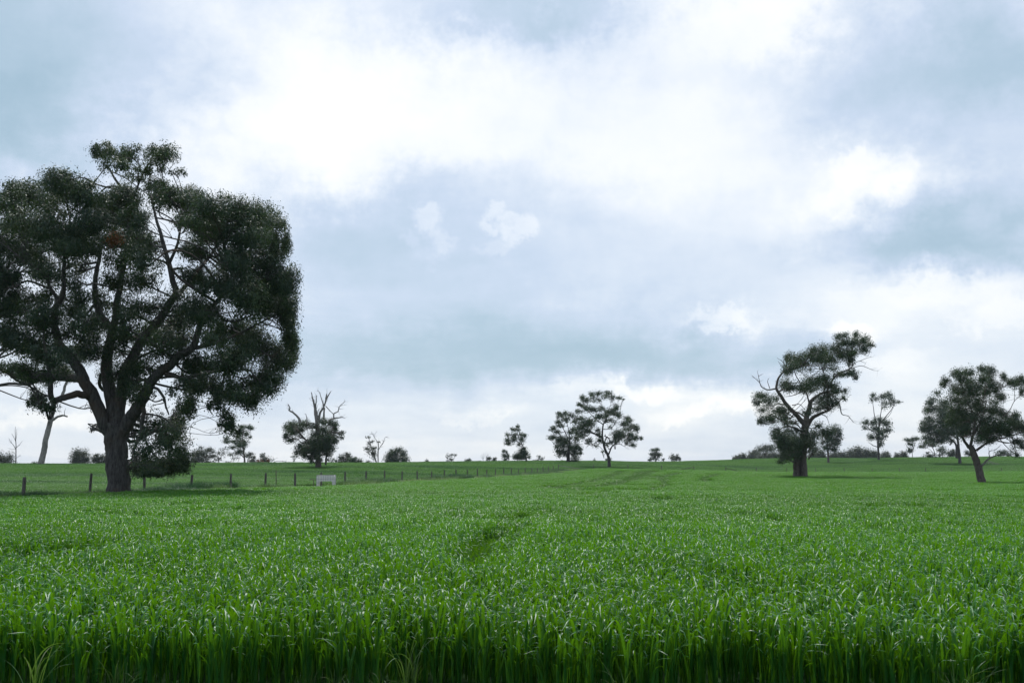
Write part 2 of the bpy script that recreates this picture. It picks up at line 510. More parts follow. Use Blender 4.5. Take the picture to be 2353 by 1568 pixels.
# ------------------------------------------------------------------ grass-like crops as instanced plants
def blades(n, size, h, width, segs, lean, bend, fold=False, stem=True, leaf_len=(0.34, 0.52), per_plant=3, hook=(0.56, 0.86), twist=0.3, toward=0.65):
    """one mesh of blades that stand up and hook over, spread over a square"""
    g = Geo()
    N = n * per_plant
    bx = np.repeat((rng.random(n) - 0.5) * size, per_plant)
    by = np.repeat((rng.random(n) - 0.5) * size, per_plant)
    hh = np.repeat(h * (0.86 + 0.22 * rng.random(n)), per_plant)
    k = np.tile(np.arange(per_plant), n)
    # the wind has combed most blades one way
    az = np.where(rng.random(N) < toward, rng.normal(-math.pi / 2, 0.75, N), rng.random(N) * 6.283)
    L = h / 0.65 * (leaf_len[0] + (leaf_len[1] - leaf_len[0]) * rng.random(N))
    lean0 = np.abs(rng.normal(lean[0], lean[1], N))
    bnd = rng.uniform(bend[0], bend[1], N) * np.where(k > 2, 0.5, 1.0)
    t = np.linspace(0, 1, segs + 1)
    h0 = hook[0] + 0.22 * (rng.random(N) - 0.5)
    q = np.clip((t[None] - h0[:, None]) / (hook[1] - hook[0]), 0, 1)
    ang = lean0[:, None] + 0.12 * t[None] + bnd[:, None] * (q * q * (3 - 2 * q))
    dl = L / segs
    dr = np.sin(ang) * dl[:, None]
    dz = np.cos(ang) * dl[:, None]
    rr = np.concatenate([np.zeros((N, 1)), np.cumsum(dr[:, :-1], 1)], 1)
    zz = np.concatenate([np.zeros((N, 1)), np.cumsum(dz[:, :-1], 1)], 1)
    z0 = np.maximum(hh * (1.0 - 0.10 * k) - zz.max(1) * (0.97 + 0.08 * rng.random(N)), 0.02)
    zz = zz + z0[:, None]
    w = width * (0.75 + 0.5 * rng.random(N))[:, None] * np.minimum(1.0, 0.5 + 2.0 * t)[None] * np.maximum(1 - t ** 3.2, 0.04)[None]
    tw = rng.normal(0, twist, N)[:, None] * t[None] + rng.normal(0, 0.22, N)[:, None]
    ca, sa = np.cos(az)[:, None], np.sin(az)[:, None]
    swirl = rng.normal(0, 0.10, N)[:, None] * t[None] ** 2
    cx = bx[:, None] + rr * ca - swirl * sa * L[:, None]
    cy = by[:, None] + rr * sa + swirl * ca * L[:, None]
    # across vector, twisted about the blade's own axis
    nx, nz = -np.cos(ang), np.sin(ang)
    ax = -sa * np.cos(tw) + ca * nx * np.sin(tw)
    ay = ca * np.cos(tw) + sa * nx * np.sin(tw)
    azz = nz * np.sin(tw)
    cen = np.stack([cx, cy, zz], -1)
    acr = np.stack([ax, ay, azz], -1) * (w / 2)[..., None]
    if fold:
        nrm = np.stack([ca * nx * np.cos(tw) + sa * np.sin(tw), sa * nx * np.cos(tw) - ca * np.sin(tw), nz * np.cos(tw)], -1)
        mid = cen - nrm * (w * 0.10)[..., None]
        V = np.stack([cen - acr, mid, cen + acr], 2)
        c = 3
    else:
        V = np.stack([cen - acr, cen + acr], 2)
        c = 2
    b = (np.arange(N)[:, None] * (segs + 1) + np.arange(segs)[None]) * c
    Qs = []
    for e in range(c - 1):
        Qs.append(np.stack([b + e, b + e + 1, b + c + e + 1, b + c + e], -1).reshape(-1, 4))
    g.add(V.reshape(-1, 3), np.concatenate(Qs))
    if stem:
        sx, sy, sh = bx[::per_plant], by[::per_plant], hh[::per_plant] * 0.75
        a = rng.random(n) * 6.283
        dx, dy = np.cos(a) * 0.0022, np.sin(a) * 0.0022
        lx, ly = rng.normal(0, 0.03, n), rng.normal(0, 0.03, n)
        for q in (0, 1):
            if q:
                dx, dy = -dy, dx
            V = np.stack([np.stack([sx - dx + 0, sy - dy, 0 * sx], -1), np.stack([sx + dx, sy + dy, 0 * sx], -1),
                          np.stack([sx + dx * .7 + lx, sy + dy * .7 + ly, sh], -1), np.stack([sx - dx * .7 + lx, sy - dy * .7 + ly, sh], -1)], 1)
            g.add(V.reshape(-1, 3), np.arange(n * 4).reshape(n, 4))
    return g


def instancer(name, protos, P, pick, rot, scl, tint, label, cat=None, kind='stuff'):
    col = bpy.data.collections.new(name + '_kinds')
    for i, me in enumerate(protos):
        o = bpy.data.objects.new('%s_kind_%02d' % (name, i), me)
        col.objects.link(o)
    me = bpy.data.meshes.new(name)
    me.vertices.add(len(P))
    me.vertices.foreach_set('co', np.asarray(P, np.float32).ravel())
    for nm, typ, dat in (('pick', 'INT', pick.astype(np.int32)), ('tint', 'FLOAT', tint.astype(np.float32))):
        a = me.attributes.new(nm, typ, 'POINT')
        a.data.foreach_set('value', dat)
    for nm, dat in (('rot', rot), ('scl', scl)):
        a = me.attributes.new(nm, 'FLOAT_VECTOR', 'POINT')
        a.data.foreach_set('vector', np.asarray(dat, np.float32).ravel())
    ob = bpy.data.objects.new(name, me)
    C.objects.link(ob)
    ng = bpy.data.node_groups.new(name + '_scatter', 'GeometryNodeTree')
    ng.interface.new_socket('Geometry', in_out='INPUT', socket_type='NodeSocketGeometry')
    ng.interface.new_socket('Geometry', in_out='OUTPUT', socket_type='NodeSocketGeometry')
    gi = ng.nodes.new('NodeGroupInput')
    go = ng.nodes.new('NodeGroupOutput')
    ci = ng.nodes.new('GeometryNodeCollectionInfo')
    ci.inputs['Collection'].default_value = col
    ci.inputs['Separate Children'].default_value = True
    ci.inputs['Reset Children'].default_value = True

    def attr(nm, typ):
        a = ng.nodes.new('GeometryNodeInputNamedAttribute')
        a.data_type = typ
        a.inputs['Name'].default_value = nm
        return a.outputs['Attribute']
    ip = ng.nodes.new('GeometryNodeInstanceOnPoints')
    lk = ng.links.new
    m2p = ng.nodes.new('GeometryNodeMeshToPoints')
    lk(gi.outputs[0], m2p.inputs['Mesh'])
    lk(m2p.outputs[0], ip.inputs['Points'])
    lk(ci.outputs[0], ip.inputs['Instance'])
    ip.inputs['Pick Instance'].default_value = True
    lk(attr('pick', 'INT'), ip.inputs['Instance Index'])
    lk(attr('rot', 'FLOAT_VECTOR'), ip.inputs['Rotation'])
    lk(attr('scl', 'FLOAT_VECTOR'), ip.inputs['Scale'])
    lk(ip.outputs[0], go.inputs[0])
    md = ob.modifiers.new('scatter', 'NODES')
    md.node_group = ng
    ob['kind'] = kind
    ob['label'] = label
    if cat:
        ob['category'] = cat
    return ob


def in_view(X, Y, margin=3.0, k=0.60):
    return np.abs(X) < k * Y + margin


def grid_points(y0, y1, step, jitter=0.5, k=0.60, margin=3.0):
    ys = np.arange(y0, y1, step)
    out = []
    for y in ys:
        hw = k * y + margin
        xs = np.arange(-hw, hw, step)
        out.append(np.stack([xs, np.full(len(xs), y)], 1))
    P = np.concatenate(out)
    return P + (rng.random(P.shape) - 0.5) * step * jitter * 2


def seg_dist(X, Y, poly):
    d = np.full(X.shape, 1e9)
    for (a, b) in zip(poly[:-1], poly[1:]):
        a, b = np.array(a), np.array(b)
        ab = b - a
        t = np.clip(((X - a[0]) * ab[0] + (Y - a[1]) * ab[1]) / (ab @ ab), 0, 1)
        d = np.minimum(d, np.hypot(X - a[0] - t * ab[0], Y - a[1] - t * ab[1]))
    return d


def on_crop(px, py, h=0.45):
    """ground position of the crop top seen at px, py"""
    lo, hi = 3.0, 320.0
    best = None
    for Y in np.concatenate([np.linspace(4, 60, 400), np.linspace(60, 320, 800)]):
        p = at(px, py, Y)
        if p[2] <= ground(p[0], Y) + h:
            best = (p[0], Y)
            break
    return best


TRACKS = [([(1066, 1292), (1100, 1245), (1150, 1208), (1210, 1180)], 0.19),
          ([(1150, 1272), (1172, 1240), (1200, 1210)], 0.07),
          ([(1225, 1120), (1320, 1109), (1385, 1096), (1424, 1081)], 0.55),
          ([(1290, 1124), (1400, 1110), (1440, 1100), (1480, 1082), (1510, 1079)], 0.75),
          ([(1480, 1126), (1530, 1108), (1516, 1094), (1560, 1084)], 0.5),
          ([(1625, 1106), (1612, 1098), (1650, 1086)], 0.45),
          ([(1310, 1138), (1400, 1126), (1470, 1120)], 0.5),
          ([(20, 1268), (90, 1255), (160, 1262)], 0.3), ([(0, 1285), (60, 1280)], 0.25),
          ([(1480, 1150), (1560, 1140)], 0.4), ([(1300, 1116), (1180, 1124), (1090, 1128)], 0.35)]
TRACKW = [([on_crop(*q) for q in poly], w) for poly, w in TRACKS]
TRACKW = [([q for q in poly if q is not None], w) for poly, w in TRACKW]


def track_amount(X, Y):
    a = np.zeros(X.shape)
    for poly, w in TRACKW:
        if len(poly) > 1:
            ww = w * (1 + 0.012 * Y) + 0.1 * np.clip((Y - 80) / 60, 0, 1)
            a = np.maximum(a, np.clip(1.4 - seg_dist(X, Y, poly) / ww, 0, 1))
    return a


def value_noise(X, Y, s, seed=0):
    r = np.random.default_rng(seed).random((64, 64))
    x, y = X / s, Y / s
    i, j = np.floor(x).astype(int), np.floor(y).astype(int)
    fx, fy = x - i, y - j
    fx, fy = fx * fx * (3 - 2 * fx), fy * fy * (3 - 2 * fy)
    g = lambda a, b: r[a % 64, b % 64]
    return (g(i, j) * (1 - fx) + g(i + 1, j) * fx) * (1 - fy) + (g(i, j + 1) * (1 - fx) + g(i + 1, j + 1) * fx) * fy


def scatter(sets, edge_fn, extra_tint, hvar=0.12):
    """sets: (y0, y1, step, first prototype index, how many, xy scale)"""
    Ps, pk, rt, sc, tn = [], [], [], [], []
    for (y0, y1, step, i0, ni, jit) in sets:
        P = grid_points(y0, y1, step, jit)
        X, Y = P[:, 0], P[:, 1]
        keep = edge_fn(X, Y)
        X, Y = X[keep], Y[keep]
        n = len(X)
        t, hs = extra_tint(X, Y)
        e = 0.5
        gx = (ground(X + e, Y) - ground(X - e, Y)) / (2 * e)
        gy = (ground(X, Y + e) - ground(X, Y - e)) / (2 * e)
        Ps.append(np.stack([X, Y, ground(X, Y) - 0.01], 1))
        pk.append(i0 + rng.integers(0, ni, n))
        flat = step > 0.45
        az = rng.normal(0, 0.7, n) if not flat else rng.normal(0, 0.12, n)
        # tilt with the slope for the wide patches
        ca, sa = np.cos(az), np.sin(az)
        rx, ry = np.arctan(gy), -np.arctan(gx)
        rt.append(np.stack([rx, ry, az], 1))
        s = 1 + hvar * (rng.random(n) - 0.5) * 2
        mir = np.where(rng.random(n) < 0.5, -1.0, 1.0)
        sc.append(np.stack([np.where(flat, 1.04, s) * mir, np.where(flat, 1.04, s), s * hs], 1))
        tn.append(np.clip(t, 0, 1))
    return [np.concatenate(a) for a in (Ps, pk, rt, sc, tn)]


def build_crops():
    me = []
    NK, NM, NFAR, NX = 14, 6, 5, 4
    for i in range(NK):
        me.append(blades(1, 0.03, 0.48, 0.0175, 11, (0.10, 0.07), (1.4, 2.9), fold=True, per_plant=5).mesh('wheat_plant', [MAT['wheat']]))
    for i in range(NM):
        me.append(blades(92, 0.5, 0.48, 0.0175, 7, (0.11, 0.08), (1.4, 2.9), per_plant=4, stem=False).mesh('wheat_patch', [MAT['wheat']]))
    for i in range(NFAR):
        me.append(blades(520, 1.5, 0.47, 0.019, 5, (0.14, 0.1), (1.4, 2.7), per_plant=4, stem=False).mesh('wheat_wide', [MAT['wheat']]))
    for i in range(NX):
        me.append(blades(1100, 3.0, 0.46, 0.032, 4, (0.14, 0.1), (1.4, 2.7), per_plant=3, stem=False).mesh('wheat_far', [MAT['wheat']]))

    T0 = len(me)
    for i in range(4):
        me.append(blades(1, 0.05, 0.36, 0.0150, 6, (0.5, 0.3), (0.1, 0.5), per_plant=4, stem=False, leaf_len=(0.4, 0.6), twist=1.2, toward=0.0).mesh('wheat_trampled', [MAT['wheat']]))
    for i in range(3):
        me.append(blades(50, 0.5, 0.36, 0.0165, 4, (0.5, 0.3), (0.1, 0.5), per_plant=4, stem=False, leaf_len=(0.4, 0.6), twist=1.2, toward=0.0).mesh('wheat_trampled', [MAT['wheat']]))
    for i in range(3):
        me.append(blades(330, 1.5, 0.36, 0.022, 3, (0.5, 0.3), (0.1, 0.5), per_plant=4, stem=False, leaf_len=(0.4, 0.6), twist=1.2, toward=0.0).mesh('wheat_trampled', [MAT['wheat']]))

    front = lambda X: 5.85 + 0.55 * (value_noise(X + 40, X * 0, 0.9, 3) - 0.5) + 0.4 * (value_noise(X + 40, X * 0, 0.27, 4) - 0.5)

    def edge(X, Y):
        tree = np.hypot(X - MAIN[0], Y - MAIN[1])
        return (Y > front(X)) & (fence_side(X, Y) > 3.4 + 1.4 * np.exp(-((Y - 68) / 14.0) ** 2) + 1.6 * (value_noise(X, Y, 3.0, 5) - .5)) & (fence_side2(X, Y) > 1.0) & (tree > 1.1) & (X > -0.62 * Y - 3)

    def tint(X, Y):
        tr = track_amount(X, Y)
        base = 0.55 * np.clip(value_noise(X, Y, 7.0, 1) * 1.6 - 0.7, 0, 1) + 0.35 * np.clip(value_noise(X, Y, 1.3, 2) * 1.8 - 0.9, 0, 1)
        rim = 1 - 0.3 * np.clip(1 - (fence_side(X, Y) - 3.6) / 3.0, 0, 1)
        hs = rim * (1 - 0.42 * tr) * (0.90 + 0.20 * value_noise(X, Y, 0.9, 8) + 0.08 * value_noise(X, Y, 5, 9))
        return np.maximum(base * 0.8, tr), hs
    sets = [(5.3, 16.0, 0.063, 0, NK, 0.6), (16.0, 46.0, 0.46, NK, NM, 0.3),
            (46.0, 175.0, 1.4, NK + NM, NFAR, 0.25), (175.0, 240.0, 2.85, NK + NM + NFAR, NX, 0.2)]
    P, pk, rt, sc, tn = scatter(sets, edge, tint)
    hit = track_amount(P[:, 0], P[:, 1]) > 0.45 + 0.25 * rng.random(len(P))
    r3 = rng.integers(0, 3, len(P))
    pk = np.where(hit & (pk < NK), T0 + r3, np.where(hit & (pk < NK + NM), T0 + 4 + r3, np.where(hit & (pk < NK + NM + NFAR), T0 + 7 + r3, pk)))
    sc[:, 2] = np.where(hit, 1.0, sc[:, 2])
    instancer('wheat_crop', me, P, pk, rt, sc, tn, 'dense green young wheat filling the near field')

    # the paler low crop across the fences
    me = []
    for i in range(4):
        me.append(blades(330, 1.5, 0.36, 0.024, 4, (0.25, 0.15), (0.8, 2.2), per_plant=3, stem=False, leaf_len=(0.45, 0.7), toward=0.5).mesh('crop_wide', [MAT['crop']]))
    for i in range(4):
        me.append(blades(620, 3.0, 0.36, 0.045, 3, (0.25, 0.15), (0.8, 2.2), per_plant=3, stem=False, leaf_len=(0.45, 0.7), toward=0.5).mesh('crop_far', [MAT['crop']]))

    def edge2(X, Y):
        left = fence_side(X, Y) < -0.9
        right = fence_side2(X, Y) < -0.8
        return np.where(Y < CORNER[1] - 3, left, left | right)

    def tint2(X, Y):
        t = 0.9 * np.clip(value_noise(X, Y * 2.2, 14.0, 11) * 1.7 - 0.75, 0, 1)
        return t, 0.85 + 0.35 * value_noise(X, Y * 2.0, 9.0, 12)
    sets = [(36, 100, 1.4, 0, 4, 0.25), (100, 380, 2.85, 4, 4, 0.2)]
    P, pk, rt, sc, tn = scatter(sets, edge2, tint2)
    instancer('pasture_grass', me, P, pk, rt, sc, tn, 'low bright green pasture beyond the wire fences')

    # rank grass along the fences
    me = []
    for i in range(6):
        me.append(blades(34, 0.55, 0.42, 0.011, 5, (0.28, 0.18), (0.5, 2.0), per_plant=5, stem=False, leaf_len=(0.6, 0.95), twist=0.8, hook=(0.2, 1.0), toward=0.1).mesh('verge_tuft', [MAT['rough_grass']]))
    Pn = []
    for i in np.arange(-4.0, 29.6, 0.055):
        for k in range(2):
            q = FA + FD * (i + rng.random() * 0.06)
            n = np.array([FD[1], -FD[0]]) / np.hypot(*FD)
            d = rng.normal(1.5, 1.5)
            d = min(max(d, -1.6), 4.4)
            Pn.append(q + n * d)
    for i in np.arange(0, 15, 0.06):
        q = CORNER + FD2 * i
        n = np.array([FD2[1], -FD2[0]]) / np.hypot(*FD2)
        Pn.append(q + n * rng.normal(0, 0.7))
    Pn = np.array(Pn)
    X, Y = Pn[:, 0], Pn[:, 1]
    keep = in_view(X, Y) & (np.hypot(X - MAIN[0], Y - MAIN[1]) > 0.8)
    X, Y = X[keep], Y[keep]
    n = len(X)
    v = value_noise(X, Y, 2.6, 21)
    big = np.clip((v - 0.52) * 3.2, 0, 1)
    hs = 0.6 + 0.25 * rng.random(n) + np.where(Y < 56, 0.3, 0.8) * big * (fence_side(X, Y) < 2.2)
    hs = np.where(Y > 120, np.minimum(hs, 1.1), hs)
    tank = np.hypot(X - TANK[0], Y - TANK[1] + 1.0)
    hs = np.where(tank < 3.6, 0.34, hs)
    sx = 0.9 + 0.5 * rng.random(n) + 0.25 * (Y > 80)
    instancer('verge_grass', me, np.stack([X, Y, ground(X, Y) - 0.02], 1), rng.integers(0, 6, n),
              np.stack([0 * X, 0 * X, rng.random(n) * 6.283], 1), np.stack([sx, sx, hs], 1), big * 0.9 + 0.1 * rng.random(n),
              'rank tufted grass growing along the fence line')

    # weedy grass at the very edge of the crop
    me = []
    for i in range(6):
        me.append(blades(3, 0.14, 0.62, 0.0110, 9, (0.22, 0.15), (0.5, 2.0), fold=True, per_plant=6, stem=False, leaf_len=(0.5, 0.9), twist=0.9, hook=(0.2, 1.0), toward=0.2).mesh('weed_tuft', [MAT['rough_grass']]))
    X = rng.uniform(-4.2, 4.2, 24)
    cl = value_noise(X + 40, X * 0, 0.8, 31)
    keep = rng.random(24) < np.clip((cl - 0.35) * 2.2, 0.05, 1)
    X = X[keep]
    n = len(X)
    Y = front(X) + 0.05 - rng.random(n) * 0.35
    s = 0.25 + 0.38 * rng.random(n) ** 1.5
    instancer('edge_weeds', me, np.stack([X, Y, 0 * X], 1), rng.integers(0, 6, n), np.stack([0 * X, 0 * X, rng.random(n) * 6.283], 1),
              np.stack([s, s, s], 1), 0.3 * rng.random(n), 'thin yellowish grass weeds at the front edge of the wheat')


_m = at(272, 1122, 46.0)
MAIN = (_m[0], 46.0)
_m = at(749.5, 1112, 73.2)
TANK = (_m[0], 73.2)
build_crops()

# ------------------------------------------------------------------ trees
# picture windows the outlines were measured in: (scale, x offset, y offset)
WIN = {'D': (1.0, 0.0, 0.0), 'R1': (3.183, 0, 302.4), 'R2': (3.183, 0, 739.2), 'Z1': (4.964, 0, 840.0), 'Z2': (7.779, 403.2, 940.9),
       'Z3': (5.982, 625.0, 880.4), 'Z4': (7.003, 961.0, 961.0), 'Z5': (6.666, 1243.3, 880.4), 'Z6': (4.022, 1680.0, 739.2),
       'Z7': (4.861, 1949.0, 806.5)}
TOTAL = [0]
LEAFY = 19.0


class Tree:
    def __init__(self, name, Y, win, label, cat='tree', group=None, leaf='gum_leaf', bark='dark_bark', density=1.0, major=False, lscale=1.0, seed=1, droop=0.5):
        self.Y, self.win, self.leaf, self.bark = Y, WIN[win], leaf, bark
        self.name, self.label, self.cat, self.group = name, label, cat, group
        self.density, self.major, self.lscale, self.droop = density, major, lscale, droop
        self.mpp = Y / F                                   # metres per picture pixel
        self.limbs, self.clumps, self.dead = [], [], []   # half widths and outlines as measured
        self.rng = np.random.default_rng(seed)

    def px(self, x, y, d=0.0):
        k, ox, oy = self.win
        return at(x / k + ox, y / k + oy, self.Y + d)

    def limb(self, pts, r0, r1, depth=None, dead=False, window=None):
        """pts in window pixels; r0, r1 are half widths there"""
        if window:
            keep, self.win = self.win, WIN[window]
        k = self.win[0]
        n = len(pts)
        span = sum(math.hypot(b[0] - a[0], b[1] - a[1]) for a, b in zip(pts[:-1], pts[1:])) / k * self.mpp
        d = depth if depth is not None else self.rng.uniform(-0.45, 0.45) * span
        P = []
        dep0 = 0.0
        if self.limbs:
            q = self.px(*pts[0])
            best = min(((np.hypot(L[0][:, 0] - q[0], L[0][:, 2] - q[2]).min(), i) for i, L in enumerate(self.limbs)), key=lambda a: a[0])
            L = self.limbs[best[1]][0]
            dep0 = L[np.hypot(L[:, 0] - q[0], L[:, 2] - q[2]).argmin(), 1] - self.Y
        else:
            d = depth or 0.0
        for i, p in enumerate(pts):
            P.append(self.px(p[0], p[1], dep0 + d * i / (n - 1)))
        P = np.array(P)
        if not self.limbs:
            g = ground(P[0, 0], P[0, 1])
            if P[0, 2] > g - 0.1:
                P = np.vstack([[P[0, 0], P[0, 1], g - 0.2], P])
        S = spline(P, 5)
        r = np.linspace(0, 1, len(S))
        r = (r0 * (1 - r) + r1 * r) / k * self.mpp
        wob = self.rng.normal(0, 1, S.shape)
        if len(S) > 4:
            wob = (wob + np.roll(wob, 1, 0) + np.roll(wob, -1, 0)) / 3
        wob[0] = 0
        S = S + wob * (r * (0.07 if not self.limbs else 0.22))[:, None]
        self.limbs.append((S, r, dead))
        if window:
            self.win = keep
        return self

    def limbset(self, lst, window=None, dead=False):
        for L in lst:
            self.limb(*L, dead=dead, window=window)
        return self

    def leaves(self, lst, window=None):
        """lst: (x, y, half width, half height[, thickness of leaf][, depth])"""
        k, ox, oy = WIN[window] if window else self.win
        for c in lst:
            dens = c[4] if len(c) > 4 else 1.0
            self.clumps.append((c[0] / k + ox, c[1] / k + oy, c[2] / k, c[3] / k, dens, c[5] if len(c) > 5 else None))
        return self

    def twig(self, g, p, e, r0, r1, mi, sag=0.0, n=5, sides=4):
        L = np.linalg.norm(e - p)
        m = 4
        t = np.linspace(0, 1, m)[:, None]
        j = self.rng.normal(0, 0.055 * L, (m, 3))
        j[0] = j[-1] = 0
        P = p * (1 - t) + e * t + j
        P[:, 2] += sag * L * np.sin(t[:, 0] * math.pi)
        P = spline(P, 3 if n > 5 else 2)
        n = len(P)
        g.tube(P, np.linspace(r0, r1, n), sides, mi, cap=False)
        return P

    def build(self):
        rg = self.rng
        base = self.limbs[0][0][0].copy() if self.limbs else None
        if base is None:
            xs = [c[0] for c in self.clumps]
            b = at(sum(xs) / len(xs), 1060, self.Y)
            base = np.array([b[0], self.Y, ground(b[0], self.Y)])
        gz = ground(base[0], base[1])
        org = np.array([base[0], base[1], gz])
        root = empty(self.name, org, self.label, self.cat, self.group)
        bark = MAT[self.bark]
        crown = Geo()
        all_p = np.concatenate([L[0] for L in self.limbs if not L[2]] or [self.limbs[0][0]]) if self.limbs else np.array([org + [0, 0, 0.3]])
        all_r = np.concatenate([L[1] for L in self.limbs if not L[2]] or [self.limbs[0][1]]) if self.limbs else np.array([0.06])
        # trunk and limbs
        tg = Geo()
        for i, (S, r, dead) in enumerate(self.limbs):
            size_px = r[0] / self.mpp
            sides = 14 if size_px > 12 else 9 if size_px > 4 else 6
            if i == 0:
                rr = r.copy()
                flare = np.clip(1 - (S[:, 2] - gz) / max(0.9, 2.2 * r[0]), 0, 1)
                rr *= 1 + 0.16 * flare ** 2
                tg.tube(S - org, rr, sides, 0, jit=0.07 if size_px > 4 else 0.0)
            else:
                own = self.major and size_px > 0.3
                g = Geo() if own else tg
                g.tube(S - org, r, sides, 1 if (dead and not own) else 0, jit=0.05 if size_px > 4 else 0.0)
                if own:
                    o = g.build('dead_branch' if dead else 'limb', MAT['dead_wood'] if dead else bark, root)
            if dead and i:
                gg = crown if self.clumps else tg
                mi = 2 if self.clumps else 1
                for q in range(max(2, int(len(S) / 3))):
                    k = rg.integers(len(S) // 3, len(S))
                    ln = rg.uniform(0.5, 1.0) * np.linalg.norm(S[-1] - S[0]) * 0.28
                    dr = rg.normal(0, 1, 3) + np.array([0, 0, 0.7]) + (S[-1] - S[0]) / np.linalg.norm(S[-1] - S[0])
                    dr /= np.linalg.norm(dr)
                    self.twig(gg, S[k] - org, S[k] - org + dr * ln, min(r[k] * 0.5, 0.25 * self.mpp * 2), 0.12 * self.mpp, mi, n=5)
        if self.limbs:
            tg.build('trunk', [bark, MAT['dead_wood']], root)
        # crown
        if self.clumps:
            if True:
                extra = []
                for (cx, cy, a, b, dens, dep) in self.clumps:
                    if self.major and dens >= (0.5 if self.Y > 60 else 0.9):
                        extra.append((cx + rg.uniform(-.9, .9) * a, cy + rg.uniform(-.3, .8) * b, a * rg.uniform(.6, .9), b * rg.uniform(.7, 1.2), dens * (.5 if self.Y > 60 else .3), None))
                    if dens >= 0.75:
                        extra.append((cx + rg.uniform(-.5, .5) * a, cy + rg.uniform(-.15, .55) * b, a * rg.uniform(.6, .95), b * rg.uniform(.6, .95), dens * .55, None))
                self.clumps += extra
            xs = np.array([c[0] for c in self.clumps])
            rx = np.array([c[2] for c in self.clumps])
            xc, hw = (xs.min() + xs.max()) / 2, max((xs.max() - xs.min()) / 2 + rx.mean() * 0.6, 1e-3)
            LV = max(0.10, 0.0012 * self.Y) * self.lscale
            for (cx, cy, a, b, dens, dep) in self.clumps:
                D = 0.8 * hw * math.sqrt(max(0.04, 1 - ((cx - xc) / hw) ** 2)) * self.mpp
                d = dep * self.mpp if dep is not None else rg.uniform(-D, D)
                c = at(cx, cy, self.Y + d)
                A, B = a * self.mpp * 1.06, b * self.mpp * 1.3
                DD = A * 0.9
                # carry branch
                q = np.linalg.norm(all_p - c, axis=1) + 0.8 * np.maximum(0, all_p[:, 2] - (c[2] - 0.2 * B))
                k = int(q.argmin())
                p = all_p[k]
                e = c - np.array([0, 0, 0.35 * B])
                ln = np.linalg.norm(e - p)
                r0 = min(all_r[k] * 0.7, 0.02 + 0.016 * ln + 0.25 * self.mpp)
                Pb = self.twig(crown, p - org, e - org, r0, r0 * 0.55, 1, sag=0.10 * rg.normal(), n=7, sides=5)
                nt = int(np.clip(6 + 5 * dens, 5, 14))
                for q in range(nt):
                    v = rg.normal(0, 1, 3)
                    v[2] = abs(v[2]) * 0.9 - 0.25
                    v /= np.linalg.norm(v)
                    tip = c + v * np.array([A, DD, B]) * rg.uniform(0.6, 0.95)
                    st = Pb[rg.integers(len(Pb) // 2, len(Pb))] + org
                    self.twig(crown, st - org, tip - org, max(r0 * 0.4, 0.16 * self.mpp), 0.10 * self.mpp, 1, sag=0.08, n=4, sides=3)
                # leaves
                area = math.pi * A * B
                nl = int(self.density * dens * (LEAFY * 0.85 if self.Y < 60 else LEAFY * 0.72) * area / (LV * LV)) + 14
                nc = int(np.clip(10 * math.sqrt(area) / (LV * 6), 8, 34) * (0.6 + 0.4 * dens))
                v = rg.normal(0, 1, (nc, 3))
                v /= np.linalg.norm(v, axis=1)[:, None]
                v[:, 2] = np.where(v[:, 2] < 0, v[:, 2] * 0.55, v[:, 2])
                rad = rg.uniform(0.25, 0.86, nc) ** 0.6
                cc = v * rad[:, None] * np.array([A, DD, B])
                wgt = rg.uniform(0.3, 1.0, nc)
                idx = rg.choice(nc, nl, p=wgt / wgt.sum())
                # each tuft is a small flattened dome
                o3 = rg.normal(0, 1, (nl, 3))
                o3 /= np.linalg.norm(o3, axis=1)[:, None]
                o3 *= (rg.random(nl) ** 0.5)[:, None]
                tr = ((0.22 if self.Y < 60 else 0.26) + 0.22 * rg.random(nc))[idx][:, None]
                sg = np.array([A, DD, B]) * tr + 0.2 * LV
                loose = rg.random(nl) < (0.14 if self.Y < 60 else 0.58)
                nlo = int(loose.sum())
                pos = cc[idx] + o3 * sg
                ball = rg.normal(0, 1, (nlo, 3))
                ball /= np.linalg.norm(ball, axis=1)[:, None]
                pos[loose] = ball * (rg.random(nlo) ** 0.4)[:, None] * np.array([A, DD, B]) * (1.18 if self.Y < 60 else 1.55)
                pos = pos + c - org
                pos[:, 2] -= np.minimum(rg.exponential(0.16 * B, nl), 0.5 * B)
                # hanging lance-shaped leaves
                out = (pos - (c - org)) / np.array([A, DD, B])
                out[:, 2] += 0.35
                out /= np.linalg.norm(out, axis=1)[:, None] + 1e-6
                nrm = out + rg.normal(0, 0.55, (nl, 3))
                nrm /= np.linalg.norm(nrm, axis=1)[:, None] + 1e-6
                ax = rg.normal(0, 1, (nl, 3))
                ax[:, 2] -= 2.2 * self.droop
                ax -= nrm * (ax * nrm).sum(1)[:, None]
                ax /= np.linalg.norm(ax, axis=1)[:, None] + 1e-6
                sd = np.cross(ax, nrm)
                ll = LV * rg.uniform(0.55, 1.5, nl)[:, None]
                ww = ll * 0.20
                V = np.stack([pos, pos + ax * ll * 0.42 + sd * ww, pos + ax * ll, pos + ax * ll * 0.42 - sd * ww], 1).reshape(-1, 3)
                crown.add(V, np.arange(nl * 4).reshape(nl, 4), 0)
                TOTAL[0] += nl * 2
            crown.build('crown', [MAT[self.leaf], bark, MAT['dead_wood']], root, smooth=False)
        return root


